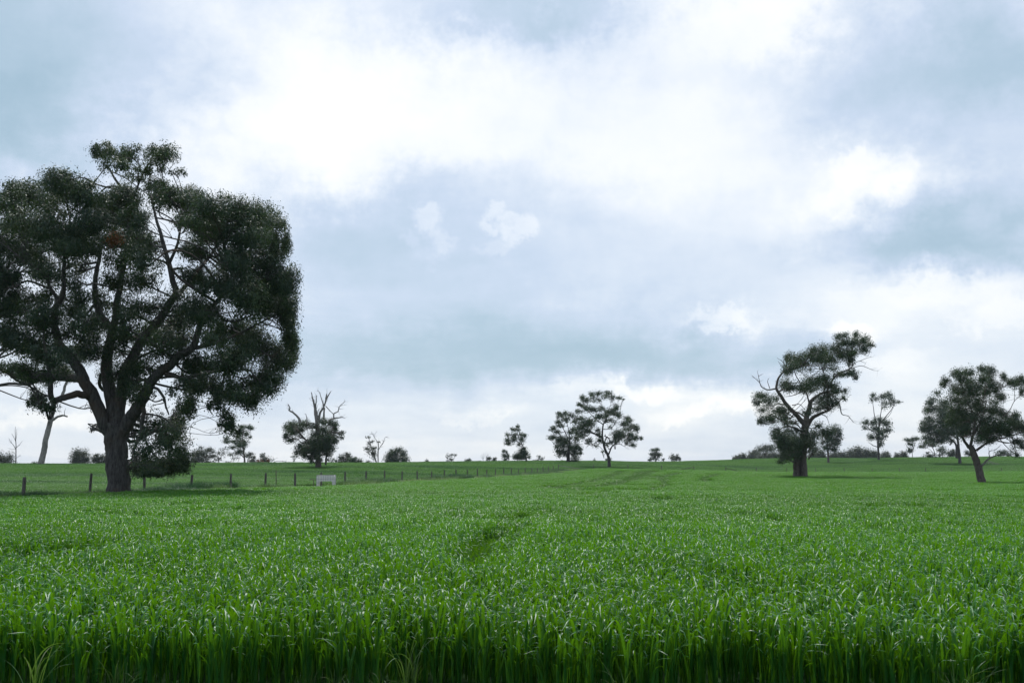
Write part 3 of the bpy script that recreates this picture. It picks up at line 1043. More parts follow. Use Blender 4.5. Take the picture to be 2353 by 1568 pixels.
# ---- the big gum by the fence
t = Tree('gum_tree', 46.0, 'D', 'huge spreading dark gum tree with thick forked trunk beside the fence', major=True, seed=3, density=1.0, droop=0.9)
t.limb([(272, 1122), (270, 1080), (268, 1040), (267, 1005), (268, 970)], 27, 26, depth=0.0)
t.limbset([
    ([(262, 1010), (236, 960), (207, 900), (186, 862), (163, 821), (141, 795), (126, 758), (124, 712), (144, 679), (147, 617), (150, 570)], 17, 3, -1.5),
    ([(190, 872), (160, 868), (121, 866), (70, 868), (40, 864), (10, 850), (-30, 830)], 10, 4, 1.5),
    ([(95, 872), (60, 882), (20, 881), (-20, 888)], 4, 2.5),
    ([(210, 915), (195, 908), (176, 906), (145, 914), (121, 918), (116, 890), (112, 850), (104, 800)], 10, 4, -2.2),
    ([(266, 990), (252, 920), (244, 850), (249, 800), (256, 760), (228, 715), (217, 657), (226, 601), (234, 560)], 17, 3, 2.0),
    ([(254, 775), (266, 710), (276, 650), (288, 590), (297, 540), (294, 480), (288, 444), (265, 412), (246, 380)], 9, 2, 0.5),
    ([(296, 490), (312, 440), (330, 395), (350, 365)], 3, 1.5),
    ([(140, 700), (118, 664), (100, 630), (60, 600)], 5, 2),
    ([(272, 1000), (296, 965), (312, 940), (334, 905), (352, 870), (384, 842), (418, 814), (444, 795), (462, 740), (490, 702), (518, 668), (545, 630)], 17, 3, -2.5),
    ([(372, 855), (398, 862), (422, 868), (470, 858), (520, 850), (575, 850)], 6, 2, -1.0),
    ([(350, 886), (364, 896), (377, 915), (381, 934), (388, 952)], 4, 1.5),
    ([(444, 800), (490, 790), (540, 770), (600, 740), (640, 720)], 5, 1.5, 1.5),
    ([(268, 975), (278, 900), (292, 840), (330, 780), (370, 725), (402, 680), (398, 645), (386, 601), (371, 547), (358, 500), (346, 450)], 15, 2, 1.0),
    ([(388, 606), (408, 560), (416, 505), (420, 460)], 4, 1.5),
    ([(402, 690), (440, 640), (480, 590), (520, 540), (560, 500)], 6, 1.5),
    ([(284, 880), (296, 840), (330, 815), (372, 800)], 6, 2),
    ([(322, 925), (330, 945), (326, 970), (322, 995), (311, 1022), (302, 1055)], 6, 1.5, -1.0),
    ([(324, 985), (334, 1008), (350, 1040), (372, 1060)], 3, 1.2),
    ([(330, 950), (352, 952), (380, 962), (400, 985)], 3, 1.0),
    ([(520, 850), (508, 885), (498, 912), (503, 936), (516, 952)], 2.5, 1.0, -0.5), ([(470, 858), (458, 885), (440, 905), (430, 925)], 2.5, 1.0, 0.6),
])
t.limbset([([(236, 654), (212, 650), (262, 660), (300, 650), (330, 668)], 3, 0.8), ([(262, 668), (300, 662), (322, 640)], 2, 0.6),
           ([(330, 712), (372, 718), (410, 708)], 1.6, 0.5), ([(500, 722), (540, 716), (575, 722)], 1.8, 0.6), ([(376, 925), (352, 930), (346, 935)], 1.4, 0.5)], dead=True)
t.leaves([
    (235, 345, 36, 20), (300, 352, 34, 20, .8), (372, 350, 38, 24), (268, 378, 36, 18, .7), (345, 380, 32, 18, .7), (404, 394, 22, 10, .6), (315, 402, 36, 12, .5),
    (60, 440, 60, 30, 1.2), (150, 420, 55, 30, 1.2), (205, 445, 42, 28), (18, 462, 40, 30), (118, 452, 45, 20, .8), (-30, 470, 40, 35),
    (290, 448, 48, 28, 1.2), (385, 442, 50, 28), (436, 452, 42, 28), (362, 425, 28, 18), (255, 470, 45, 25, .8),
    (488, 472, 50, 26), (560, 482, 52, 28, 1.2), (612, 498, 44, 34, 1.2), (640, 545, 27, 40, 1.2), (565, 535, 60, 36, 1.2), (490, 520, 55, 34, 1.1), (440, 500, 45, 30, .9),
    (60, 510, 55, 34), (130, 520, 65, 40, 1.2), (205, 505, 50, 32), (178, 560, 62, 32, 1.2), (60, 575, 52, 36, 1.1), (0, 540, 36, 50), (18, 625, 40, 34), (30, 690, 44, 38, 1.1), (-30, 620, 40, 60),
    (295, 500, 58, 34, 1.1), (325, 552, 52, 34, 1.1), (268, 545, 50, 28, 1.0), (340, 600, 34, 24, .6), (110, 620, 55, 30, .8), (178, 612, 40, 22, .6),
    (532, 592, 50, 34, 1.3), (605, 600, 45, 36, 1.2), (648, 640, 40, 42, 1.2), (662, 700, 30, 48, 1.2), (668, 768, 24, 40, 1.0), (620, 690, 48, 42, 1.1),
    (455, 570, 45, 28, .9), (440, 632, 42, 30, .8), (498, 650, 48, 34, 1.0), (560, 670, 46, 38, 1.1), (590, 640, 45, 30, 1.0),
    (640, 815, 44, 38, 1.0), (604, 862, 48, 36, 1.1), (566, 902, 46, 32, 1.0), (524, 888, 34, 30, .8), (585, 780, 50, 40, 1.1), (522, 752, 58, 40, 1.1), (462, 716, 50, 34, .9),
    (522, 824, 50, 34, 1.0), (452, 832, 44, 30, .9), (478, 884, 36, 30, .9), (430, 922, 26, 32, .8), (522, 962, 20, 24, 1.0), (545, 985, 16, 16, .6), (442, 868, 40, 30, .8), (500, 925, 24, 20, .7),
    (300, 640, 42, 26, .4), (335, 690, 55, 32, .5), (400, 730, 50, 34, .8), (352, 770, 56, 34, .9), (292, 742, 40, 30, .7), (215, 735, 46, 36, .8), (250, 690, 40, 30, .5),
    (165, 705, 46, 34, .7), (92, 715, 48, 36, .9), (62, 785, 58, 34, .9), (122, 812, 46, 28, .7), (30, 840, 44, 18, .9), (140, 852, 44, 16, .9), (75, 862, 45, 14, .8), (10, 760, 50, 34, .9),
    (82, 905, 18, 20, .9), (105, 928, 24, 16, .8), (72, 922, 12, 14, .6), (160, 640, 40, 30, .5), (205, 790, 40, 30, .6),
    (290, 880, 36, 30, .8), (246, 856, 30, 26, .7), (322, 900, 30, 24, .7), (300, 820, 40, 26, .7), (410, 770, 46, 30, .8), (390, 900, 20, 16, .3),
    (352, 958, 34, 24, .5), (388, 992, 36, 32, .9), (406, 968, 24, 34, 1.0), (342, 1018, 36, 28, .6), (312, 1060, 24, 26, .9), (368, 1066, 52, 18, 1.3), (412, 1052, 30, 24, 1.3), (345, 1080, 36, 10, 1.0), (322, 985, 26, 26, .5),
    (213, 930, 8, 14, .5), (210, 985, 6, 6, .4),
    (252, 636, 44, 28, .55, -45), (330, 636, 48, 32, .6, -55), (282, 592, 48, 30, .7, -45), (196, 676, 44, 30, .6, -45), (300, 705, 50, 34, .55, -60), (420, 692, 45, 34, .7, -40),
    (228, 800, 46, 28, .6, -45), (338, 836, 50, 30, .7, -50), (176, 762, 44, 30, .6, -30), (388, 800, 50, 32, .7, -60), (270, 770, 44, 30, .6, -60), (100, 670, 46, 32, .6, -30), (130, 752, 44, 28, .6, -40),
    (268, 850, 30, 24, .6, -40), (306, 870, 30, 24, .6, -45),
])
big_root = t.build()
g = Geo()
c = at(262, 548, 43.2) - np.array(big_root.location)
n = 420
pos = c + rng.normal(0, 1, (n, 3)) * [0.20, 0.16, 0.17]
ax = rng.normal(0, 1, (n, 3)) - [0, 0, 0.8]
ax /= np.linalg.norm(ax, axis=1)[:, None]
sd = np.cross(ax, rng.normal(0, 1, (n, 3)))
sd /= np.linalg.norm(sd, axis=1)[:, None]
g.add(np.stack([pos, pos + ax * .05 + sd * .022, pos + ax * .12, pos + ax * .05 - sd * .022], 1).reshape(-1, 3), np.arange(n * 4).reshape(n, 4))
g.build('dead_leaf_tuft', MAT['brown_leaf'], big_root, smooth=False, kind='stuff')['label'] = 'orange brown tuft of dead leaves'

# ---- trees on the left skyline
t = Tree('white_gum_tree', 165.0, 'Z1', 'leaning white barked gum with a broken stub, seen behind the big tree', bark='pale_bark', major=True, seed=4)
t.limb([(462, 1120), (498, 980), (522, 830), (560, 680), (590, 560), (600, 460)], 38, 26, depth=0.0)
t.limbset([([(598, 480), (640, 400), (700, 340), (725, 290), (745, 220), (810, 100), (850, 10), (880, -90)], 24, 10, 0.5),
           ([(592, 620), (655, 582), (720, 566), (765, 578)], 15, 9, -0.6), ([(735, 560), (735, 520), (750, 480)], 4, 1.5, 0.0),
           ([(598, 470), (590, 400), (560, 300), (540, 180)], 16, 6, -1.0)])
t.leaves([(880, -110, 120, 60), (760, -150, 130, 70), (620, -60, 120, 60), (520, 60, 90, 60, .7), (900, -210, 120, 60), (560, 170, 80, 50, .6)])
t.build()

t = Tree('dead_tree', 260.0, 'Z1', 'small bare dead tree standing alone on the far left skyline', bark='dead_wood', seed=5)
t.limb([(180, 1115), (181, 1000), (182, 900), (176, 820), (172, 740), (178, 690)], 8, 1.5, depth=0.0)
t.limbset([([(180, 950), (150, 900), (118, 860), (105, 830)], 4, 1.2), ([(183, 930), (220, 900), (250, 860)], 4, 1.2), ([(178, 860), (150, 800), (130, 770)], 3, 1.0),
           ([(178, 850), (190, 780), (188, 720)], 3, 1.0), ([(180, 950), (140, 950), (100, 940)], 2.5, 1.0), ([(184, 1050), (215, 1030), (235, 1010)], 2.5, 1)], dead=True)
t.build()


def small(name, Y, win, label, trunk, clumps, w=10, leaf='gum_leaf_grey', bark='brown_bark', density=1.0, seed=1, group=None, limbs=(), cat='tree', droop=0.3, dead=()):
    t = Tree(name, Y, win, label, cat, group, leaf, bark, density, False, 1.0, seed, droop)
    if trunk:
        t.limb(trunk, w, w * 0.5, depth=0.0)
    for L in limbs:
        t.limb(*L)
    for L in dead:
        t.limb(*L, dead=True)
    t.leaves(clumps)
    return t.build()


SKY = 'trees along the skyline'
small('gum_tree', 300, 'Z1', 'low bushy tree cut by the left edge of the picture', [(60, 1120), (60, 1060)], [(15, 1040, 55, 45), (110, 1045, 50, 45), (60, 1085, 70, 30), (-40, 1050, 50, 50)], seed=6, group=SKY)
small('shrub', 270, 'Z1', 'tiny green shrub at the foot of the white leaning gum', [(400, 1120), (400, 1100)], [(400, 1103, 30, 14)], w=3, seed=7, group=SKY, cat='shrub')
small('gum_tree', 300, 'Z1', 'rounded grey green tree on the skyline between white gum and big trunk', [(900, 1120), (905, 1060), (900, 1010)],
      [(870, 985, 55, 40), (950, 990, 55, 40), (900, 1040, 80, 45), (985, 1060, 40, 45), (850, 1075, 40, 40), (920, 1085, 80, 30)], seed=8, group=SKY)
small('gum_tree', 310, 'Z1', 'low grey tree on the skyline touching the big trunk', [(1110, 1120), (1115, 1060)],
      [(1080, 1050, 48, 36), (1160, 1045, 48, 36), (1110, 1080, 60, 34), (1095, 1010, 22, 12), (1180, 1085, 40, 30)], seed=9, group=SKY)

small('gum_tree', 290, 'Z2', 'broad dark tree on the skyline right of the hanging branch', [(480, 990), (485, 900), (480, 820)],
      [(470, 745, 115, 50), (340, 790, 80, 60), (610, 705, 65, 36), (675, 745, 28, 16), (400, 880, 120, 70), (560, 835, 70, 40), (320, 930, 70, 50), (668, 820, 66, 28), (560, 930, 60, 40), (450, 660, 30, 24, .7)], w=22, seed=10, group=SKY, bark='pale_bark')
small('gum_tree', 300, 'Z2', 'thin wispy pale tree on the skyline left of the tall one', [(775, 990), (770, 900), (765, 830)],
      [(760, 770, 55, 26, .6), (850, 760, 80, 40, .5), (700, 880, 60, 50, .5), (850, 700, 66, 22, .6), (800, 860, 60, 50, .4), (680, 940, 50, 40, .5)], w=10, seed=11, group=SKY, density=.8,
      limbs=[([(768, 900), (820, 830), (870, 760)], 6, 2), ([(770, 880), (720, 820), (700, 780)], 5, 2)])
small('gum_tree', 240, 'Z2', 'tall layered gum with flat top on the skyline behind the hanging foliage', [(1240, 1000), (1232, 880), (1222, 780), (1215, 690), (1190, 600), (1200, 480), (1205, 380)],
      [(1190, 290, 80, 26, 1.2), (1310, 300, 70, 28, 1.2), (1370, 335, 25, 18), (1200, 390, 90, 36, 1.1), (1275, 430, 46, 36), (1130, 470, 46, 36), (1340, 478, 24, 22), (1190, 570, 95, 60, 1.4), (1150, 620, 90, 40, 1.3), (1040, 550, 70, 36),
       (900, 555, 66, 26), (905, 500, 50, 36, .9), (1000, 665, 80, 22, .8), (1150, 725, 70, 46, .9), (1080, 780, 60, 24, .6)], w=17, seed=12, group=SKY, leaf='gum_leaf',
      limbs=[([(1228, 860), (1170, 800), (1080, 745), (980, 650), (900, 580)], 10, 3), ([(1222, 760), (1260, 600), (1320, 500), (1340, 480)], 5, 2)])
small('gum_tree', 255, 'Z2', 'small flat crowned gum close against the tall layered gum', [(1272, 995), (1290, 900), (1310, 830)],
      [(1270, 800, 36, 34, .8), (1340, 775, 58, 22), (1400, 840, 24, 22), (1320, 830, 60, 26, .7)], w=9, seed=13, group=SKY)
small('gum_tree', 310, 'Z2', 'low sparse shrubby tree with spreading stems under the tall layered gum', [(1050, 990), (1040, 920), (1030, 860)],
      [(1040, 860, 44, 30, .5), (930, 940, 56, 24, .6), (1000, 790, 66, 26, .7), (1110, 850, 40, 20, .4)], w=6, seed=14, group=SKY, density=.8,
      limbs=[([(1050, 980), (1120, 920), (1150, 830)], 4, 2), ([(1050, 985), (1180, 950), (1230, 900)], 4, 2)])
small('gum_tree', 300, 'Z2', 'small lumpy tree on the skyline left of the steel picket', [(1560, 990), (1570, 930)],
      [(1560, 815, 44, 36), (1640, 880, 76, 40), (1375, 905, 64, 40), (1340, 950, 40, 36), (1560, 880, 60, 40, .8), (1440, 940, 60, 40, .8)], seed=15, group=SKY)
small('shrub', 296, 'Z2', 'reddish brown dry shrub on the skyline above the steel picket', [(1510, 990), (1510, 950)], [(1505, 930, 46, 42, 1.2), (1650, 915, 30, 26, .8)], w=5, seed=16, leaf='brown_leaf', group=SKY, cat='shrub')
t = Tree('fallen_tree', 290, 'Z2', 'fallen grey limb lying along the skyline among scrub', 'fallen tree', bark='dead_wood', seed=17, major=True, leaf='gum_leaf_grey')
t.limb([(1560, 980), (1700, 960), (1790, 920), (1900, 915), (2000, 935)], 8, 3, depth=0.0)
t.limbset([([(1700, 960), (1740, 900), (1830, 850)], 4, 1.5), ([(1760, 930), (1760, 880), (1740, 840)], 3, 1)], dead=True)
t.build()
small('shrub', 285, 'Z2', 'low dark scrub at the foot of the dead-topped tree', [(1950, 1000), (1945, 960)], [(1940, 955, 28, 28), (2040, 965, 50, 18), (2110, 965, 50, 20), (1830, 968, 40, 12)], w=4, seed=18, group=SKY, cat='shrub')

# ---- the dead-topped tree above the tank
t = Tree('gum_tree', 150, 'Z3', 'dense bushy gum with bare dead grey spires above its crown', major=True, bark='brown_bark', seed=19, density=1.15)
t.limb([(632, 1138), (634, 1060), (636, 960), (640, 800), (628, 640), (615, 560)], 48, 22, depth=0.0)
t.limbset([([(636, 960), (560, 860), (470, 780), (400, 700), (330, 620)], 16, 5), ([(640, 900), (720, 780), (800, 680), (850, 600)], 18, 5), ([(640, 860), (690, 700), (700, 560)], 16, 5),
           ([(735, 1112), (740, 1040), (752, 960), (740, 860)], 14, 9, 1.5)])
t.limbset([([(615, 600), (600, 480), (585, 350), (560, 230), (540, 120)], 20.3, 6.075), ([(622, 560), (622, 470), (602, 330), (606, 230), (614, 165)], 15.95, 4.05), ([(590, 330), (575, 250), (560, 200), (532, 195)], 8.7, 2.7),
           ([(640, 560), (650, 450), (665, 390), (710, 320), (738, 230), (750, 140)], 20.3, 8.1), ([(735, 240), (772, 165), (806, 112)], 13.05, 4.05), ([(706, 520), (711, 440), (716, 330)], 15.95, 10.8),
           ([(708, 315), (692, 250), (668, 180), (650, 120), (625, 105)], 8.7, 2.025), ([(385, 540), (372, 490), (335, 440), (280, 395), (236, 368), (246, 338), (218, 285)], 20.3, 5.4),
           ([(760, 540), (805, 495), (870, 475), (955, 465), (1003, 476)], 17.4, 2.7), ([(843, 475), (848, 415), (905, 382), (930, 312), (985, 262), (1005, 238)], 10.15, 2.025), ([(735, 310), (790, 370), (835, 412), (845, 420)], 7.25, 2.7),
           ([(486, 560), (478, 490), (462, 415)], 10.15, 3.375), ([(930, 310), (970, 298), (1010, 292)], 4.35, 1.35), ([(580, 690), (540, 740), (470, 805)], 13.05, 5.4, -1.5), ([(620, 500), (650, 580), (670, 610)], 11.6, 4.05, -2.0),
           ([(560, 610), (520, 600), (440, 660)], 8.7, 2.7, -2.0), ([(830, 600), (790, 640), (760, 670)], 11.6, 4.05, -2.0), ([(620, 440), (640, 360), (690, 340)], 4.35, 1.62)], dead=True)
t.leaves([(230, 590, 66, 50), (300, 560, 84, 44), (430, 545, 70, 40), (192, 720, 38, 46), (250, 780, 40, 26, .8), (390, 640, 66, 46, .6), (700, 510, 60, 34, .9), (820, 535, 66, 40), (865, 600, 40, 60), (800, 690, 76, 60), (300, 660, 60, 40, .8),
          (930, 690, 40, 30, .5), (978, 668, 24, 20, .7), (960, 740, 26, 24, .5), (620, 790, 90, 60, 1.1), (500, 810, 76, 56, .9), (370, 850, 66, 46, .7), (345, 935, 44, 46, .7), (440, 960, 50, 46, .8), (520, 1020, 44, 30, .8),
          (720, 820, 84, 70, 1.1), (810, 880, 56, 50), (770, 960, 50, 30, .8), (600, 920, 70, 56, 1.1), (600, 680, 80, 50, .8), (700, 620, 70, 50, .8), (540, 580, 60, 36, .7), (860, 780, 44, 40), (560, 1060, 40, 26, .6), (680, 1040, 26, 26, .6),
          (640, 830, 80, 60, 1.0, -12), (600, 960, 60, 46, .9, -10), (700, 900, 60, 50, .9, -10), (520, 900, 70, 50, .9, -8), (640, 720, 70, 46, .7, -10), (450, 880, 60, 50, .8), (300, 620, 90, 40, 1.0, -6), (760, 780, 80, 60, 1.0, -8)])
t.build()

# ---- between the tank and the corner of the fence
t = Tree('dead_tree', 250, 'Z3', 'slender bare dead tree with forked top beside a thin leafy one', bark='dead_wood', seed=20)
t.limb([(1455, 1110), (1456, 1010), (1458, 900), (1460, 830), (1455, 800)], 9, 5, depth=0.0)
t.limbset([([(1455, 805), (1430, 775), (1400, 730), (1375, 690), (1340, 697)], 5, 1.5), ([(1402, 735), (1412, 695), (1440, 660)], 3, 1.2), ([(1375, 692), (1372, 665)], 2, 1),
           ([(1462, 905), (1490, 862), (1530, 805), (1552, 740), (1610, 746)], 6, 1.5), ([(1490, 870), (1510, 868), (1530, 868)], 3, 1.2), ([(1460, 820), (1470, 760)], 2.5, 1), ([(1530, 800), (1510, 770)], 2, 1)], dead=True)
t.build()
small('gum_tree', 252, 'Z3', 'thin leafy tree leaning left beside the forked dead tree', [(1440, 1110), (1415, 1030), (1390, 960), (1360, 880), (1340, 790)],
      [(1322, 735, 30, 12, .7), (1300, 885, 34, 18, .8), (1400, 885, 46, 22, .8), (1335, 810, 36, 46, .35), (1395, 950, 46, 40, .8), (1330, 935, 36, 26, .5), (1462, 800, 30, 6, .7), (1400, 1010, 24, 40, .5), (1385, 790, 30, 14, .5)],
      w=11, seed=21, group=SKY, limbs=[([(1390, 970), (1340, 920), (1290, 890)], 4, 1.5), ([(1400, 990), (1420, 930), (1420, 880)], 4, 1.5)])
small('gum_tree', 290, 'Z3', 'round dense dark tree on the skyline right of the forked dead tree', [(1705, 1110), (1705, 1040), (1700, 980)],
      [(1690, 930, 60, 40, 1.2), (1745, 900, 34, 28), (1630, 970, 60, 38, 1.2), (1795, 960, 56, 40, 1.2), (1600, 1040, 60, 48, 1.2), (1700, 1040, 90, 50, 1.3), (1825, 1035, 56, 44, 1.2), (1650, 1085, 60, 20)], w=14, seed=22, group=SKY, leaf='gum_leaf')
small('gum_tree', 300, 'Z3', 'pale green round topped tree close right of the dead-topped tree', [(1000, 1110), (1010, 1040)], [(1032, 970, 44, 24), (955, 1005, 46, 28), (1010, 1040, 70, 40), (920, 1075, 66, 28), (1060, 1000, 30, 24, .8)], seed=23, group=SKY)
small('gum_tree', 296, 'Z3', 'low dome shaped dark tree beside the pale round topped tree', [(1140, 1110), (1135, 1060)], [(1120, 1035, 66, 26, 1.2), (1200, 1062, 50, 26, 1.1), (1085, 1070, 44, 30, 1.1), (1150, 1075, 50, 18, .6)], seed=24, group=SKY, leaf='gum_leaf')
small('gum_tree', 305, 'Z3', 'thin see-through sapling just right of the dead-topped tree', [(800, 1110), (805, 1060)], [(780, 1040, 26, 22, .5), (835, 1045, 30, 24, .5), (810, 1070, 46, 26, .4)], w=6, seed=25, group=SKY, bark='pale_bark')
small('shrub', 290, 'Z3', 'small dark domed shrub left of the forked dead tree', [(1315, 1110), (1315, 1090)], [(1315, 1085, 44, 22, 1.2)], w=4, seed=26, group=SKY, cat='shrub')
small('gum_tree', 310, 'Z3', 'sparse faint sapling by the left foot of the dead-topped tree', [(300, 1110), (300, 1060), (295, 1010)], [(295, 1000, 36, 10, .6), (300, 1040, 20, 20, .3)], w=3, seed=27, group=SKY)

small('gum_tree', 330, 'Z4', 'tiny round tree alone on the skyline, leftmost of the middle row', [(155, 725), (145, 690)], [(138, 676, 22, 14, 1.2)], w=3, seed=28, group=SKY)
small('gum_tree', 320, 'Z4', 'small airy tree with a stem reaching out to the right', [(525, 725), (525, 660), (520, 610)], [(478, 600, 30, 24, .7), (530, 585, 26, 18, .6), (512, 650, 44, 34, .7), (596, 580, 24, 14, .8), (480, 690, 22, 20, .6), (560, 700, 30, 12, .7)], w=5, seed=29, group=SKY,
      limbs=[([(540, 700), (570, 650), (595, 590)], 3, 1.5)])
small('gum_tree', 325, 'Z4', 'small wind shaped dark bush sloping left on the skyline', [(795, 722), (795, 690)], [(795, 680, 46, 24, 1.1), (820, 655, 24, 12, 1.0), (755, 690, 26, 10)], w=4, seed=30, group=SKY, leaf='gum_leaf')
small('shrub', 270, 'Z4', 'low yellow green shrub at the foot of two bare trees', [(990, 718), (990, 705)], [(992, 694, 36, 12, 1.3), (945, 704, 24, 7)], w=3, seed=31, group=SKY, leaf='gum_leaf', cat='shrub')
t = Tree('dead_tree', 320, 'Z4', 'thin bare pale tree with fan shaped top in the middle row', bark='dead_wood', seed=32)
t.limb([(1045, 720), (1042, 660), (1040, 610)], 4, 2, depth=0.0)
t.limbset([([(1042, 660), (1025, 600), (1015, 570)], 2, .8), ([(1040, 630), (1045, 580), (1050, 560)], 2, .8), ([(1042, 650), (1062, 600), (1068, 565)], 2, .8), ([(1040, 660), (1010, 625), (1000, 610)], 2, .8)], dead=True)
t.build()
small('gum_tree', 318, 'Z4', 'half bare small tree with leaves only on its right side', [(1098, 720), (1095, 650), (1098, 600)], [(1130, 628, 34, 20, .9), (1150, 640, 18, 16), (1120, 660, 20, 22, .5)], w=4, seed=33, group=SKY,
      dead=[([(1096, 640), (1085, 590), (1090, 545)], 2, .8), ([(1098, 620), (1115, 580), (1110, 555)], 2, .8), ([(1100, 610), (1140, 570)], 2, .8)])
small('gum_tree', 322, 'Z4', 'small grey rounded bush right of the half bare tree', [(1215, 720), (1215, 680)], [(1215, 660, 34, 26), (1205, 690, 34, 20), (1235, 640, 20, 18, .8)], w=4, seed=34, group=SKY)
small('shrub', 300, 'Z4', 'flat topped little shrub left of the narrow upright tree', [(1295, 718), (1295, 700)], [(1295, 688, 36, 11, 1.2)], w=3, seed=35, group=SKY, cat='shrub')
small('gum_tree', 275, 'Z4', 'narrow upright small tree left of the two-tier leaning gum', [(1427, 718), (1426, 650), (1420, 580), (1415, 540)],
      [(1368, 518, 24, 22), (1418, 530, 15, 22), (1385, 585, 44, 26), (1442, 588, 24, 22), (1392, 645, 40, 24), (1452, 628, 14, 20)], w=5, seed=36, group=SKY, leaf='gum_leaf')
small('gum_tree', 230, 'Z4', 'leaning two-tier gum with a bushy skirt round its lower trunk', [(1745, 705), (1722, 590), (1695, 490), (1675, 425)],
      [(1428, 255, 32, 26), (1432, 330, 48, 30), (1455, 390, 56, 26), (1540, 262, 48, 40), (1530, 330, 50, 40), (1660, 248, 46, 22), (1705, 270, 36, 30), (1640, 315, 56, 40), (1500, 165, 30, 24), (1560, 165, 28, 26), (1602, 125, 26, 26), (1612, 180, 24, 20, .8), (1608, 412, 30, 22, .8),
       (1680, 520, 56, 46, 1.2), (1625, 580, 76, 46, 1.2), (1560, 608, 46, 30, 1.1), (1720, 560, 56, 50, 1.2), (1645, 625, 70, 22, 1.1), (1775, 612, 28, 18, .8), (1690, 470, 50, 22, .8)], w=16, seed=37, group=SKY, leaf='gum_leaf',
      limbs=[([(1678, 430), (1610, 382), (1540, 355), (1470, 390)], 8, 3), ([(1675, 425), (1620, 320), (1592, 230), (1605, 140)], 8, 2), ([(1690, 420), (1700, 340), (1730, 290)], 4, 1.5)],
      dead=[([(1685, 500), (1620, 470), (1560, 455)], 3, 1), ([(1690, 430), (1720, 390), (1745, 370)], 2, .8)])
small('gum_tree', 300, 'Z4', 'low sloping bush with an airy round top right of the two-tier gum', [(1935, 712), (1935, 680)], [(1900, 675, 50, 20, 1.1), (1935, 600, 30, 16, .6), (1985, 635, 30, 30, .6), (1945, 640, 26, 20, .4), (1985, 680, 18, 14, .8), (1850, 690, 30, 8)], w=4, seed=38, group=SKY)
small('shrub', 250, 'Z4', 'small dark bush by the left foot of the many-stemmed tall gum', [(2315, 705), (2315, 690)], [(2315, 680, 22, 15, 1.3)], w=3, seed=39, group=SKY, leaf='gum_leaf', cat='shrub')

t = Tree('gum_tree', 225, 'Z5', 'many-stemmed upright gum with an open vase shape, left of the rounded gum', bark='dark_bark', seed=40, leaf='gum_leaf', major=True)
t.limb([(412, 1200), (414, 1130), (420, 1050), (430, 950), (436, 880)], 34, 16, depth=0.0)
t.limbset([([(400, 1110), (290, 1025), (220, 950), (150, 870), (112, 822)], 9, 2), ([(420, 980), (340, 850), (260, 755), (185, 690)], 9, 2), ([(425, 900), (380, 780), (330, 680), (285, 580), (255, 470)], 9, 2),
           ([(436, 880), (425, 760), (400, 620), (372, 460)], 9, 2), ([(438, 930), (480, 870), (540, 830), (600, 785)], 7, 2), ([(436, 880), (470, 780), (490, 690)], 6, 2), ([(430, 1030), (500, 990), (590, 960)], 7, 2), ([(400, 1090), (300, 1050), (230, 1035)], 6, 2)])
t.leaves([(262, 448, 32, 22), (370, 450, 36, 30), (305, 475, 36, 26), (250, 500, 24, 22, .7), (258, 580, 40, 26), (390, 535, 40, 36), (330, 530, 30, 30, .5), (300, 640, 46, 26, .8), (190, 676, 48, 30), (240, 730, 60, 26, .8), (165, 818, 66, 26), (250, 850, 60, 36, .9),
          (325, 830, 60, 36, .9), (440, 740, 46, 26, .8), (482, 690, 50, 36), (545, 825, 56, 40), (602, 790, 30, 22), (380, 890, 60, 46, 1.0), (300, 930, 76, 46, 1.1), (450, 960, 76, 46, 1.1), (250, 1028, 40, 20), (560, 950, 56, 40), (602, 998, 30, 18), (600, 1058, 30, 18),
          (520, 1030, 66, 40, 1.0), (350, 1020, 80, 46, 1.1), (272, 1105, 18, 14, .7), (530, 1150, 60, 36, .6), (480, 1180, 50, 16, .8), (430, 830, 40, 30, .6), (500, 1100, 50, 36, .6), (340, 1090, 40, 26, .5)])
t.build()

t = Tree('gum_tree', 190, 'Z5', 'rounded open-crowned gum with slanting trunk just beyond the fence corner', bark='dark_bark', seed=41, leaf='gum_leaf', major=True)
t.limb([(1038, 1248), (1036, 1150), (1016, 1085), (980, 1015), (955, 930), (940, 850), (936, 760), (945, 650), (962, 600), (1000, 520), (1005, 440)], 27, 6, depth=0.0)
t.limbset([([(1032, 1085), (1060, 1010), (1100, 950), (1160, 900), (1220, 850), (1290, 815)], 14, 4), ([(938, 835), (880, 790), (800, 768), (720, 740), (650, 690), (600, 640)], 14, 4), ([(945, 625), (870, 575), (800, 510), (740, 450), (690, 390)], 9, 3),
           ([(955, 700), (1010, 700), (1080, 680), (1130, 600), (1180, 520)], 7, 3), ([(930, 870), (860, 885), (800, 920), (730, 940)], 9, 3), ([(985, 1065), (900, 970), (860, 930)], 5, 2), ([(1125, 933), (1210, 930), (1265, 955), (1310, 930)], 6, 2),
           ([(1000, 520), (960, 420), (900, 300), (870, 200)], 5, 2), ([(1003, 450), (1060, 340), (1070, 250)], 5, 2), ([(1280, 820), (1360, 770), (1440, 700)], 4, 2)])
t.limbset([([(960, 800), (1000, 822), (1062, 872)], 9, 4), ([(975, 775), (1000, 840), (1015, 890)], 6, 3), ([(735, 938), (700, 965), (685, 995)], 4, 1.5), ([(1265, 958), (1300, 985), (1345, 1005)], 3, 1), ([(1440, 860), (1480, 920), (1440, 970)], 2, .8)], dead=True)
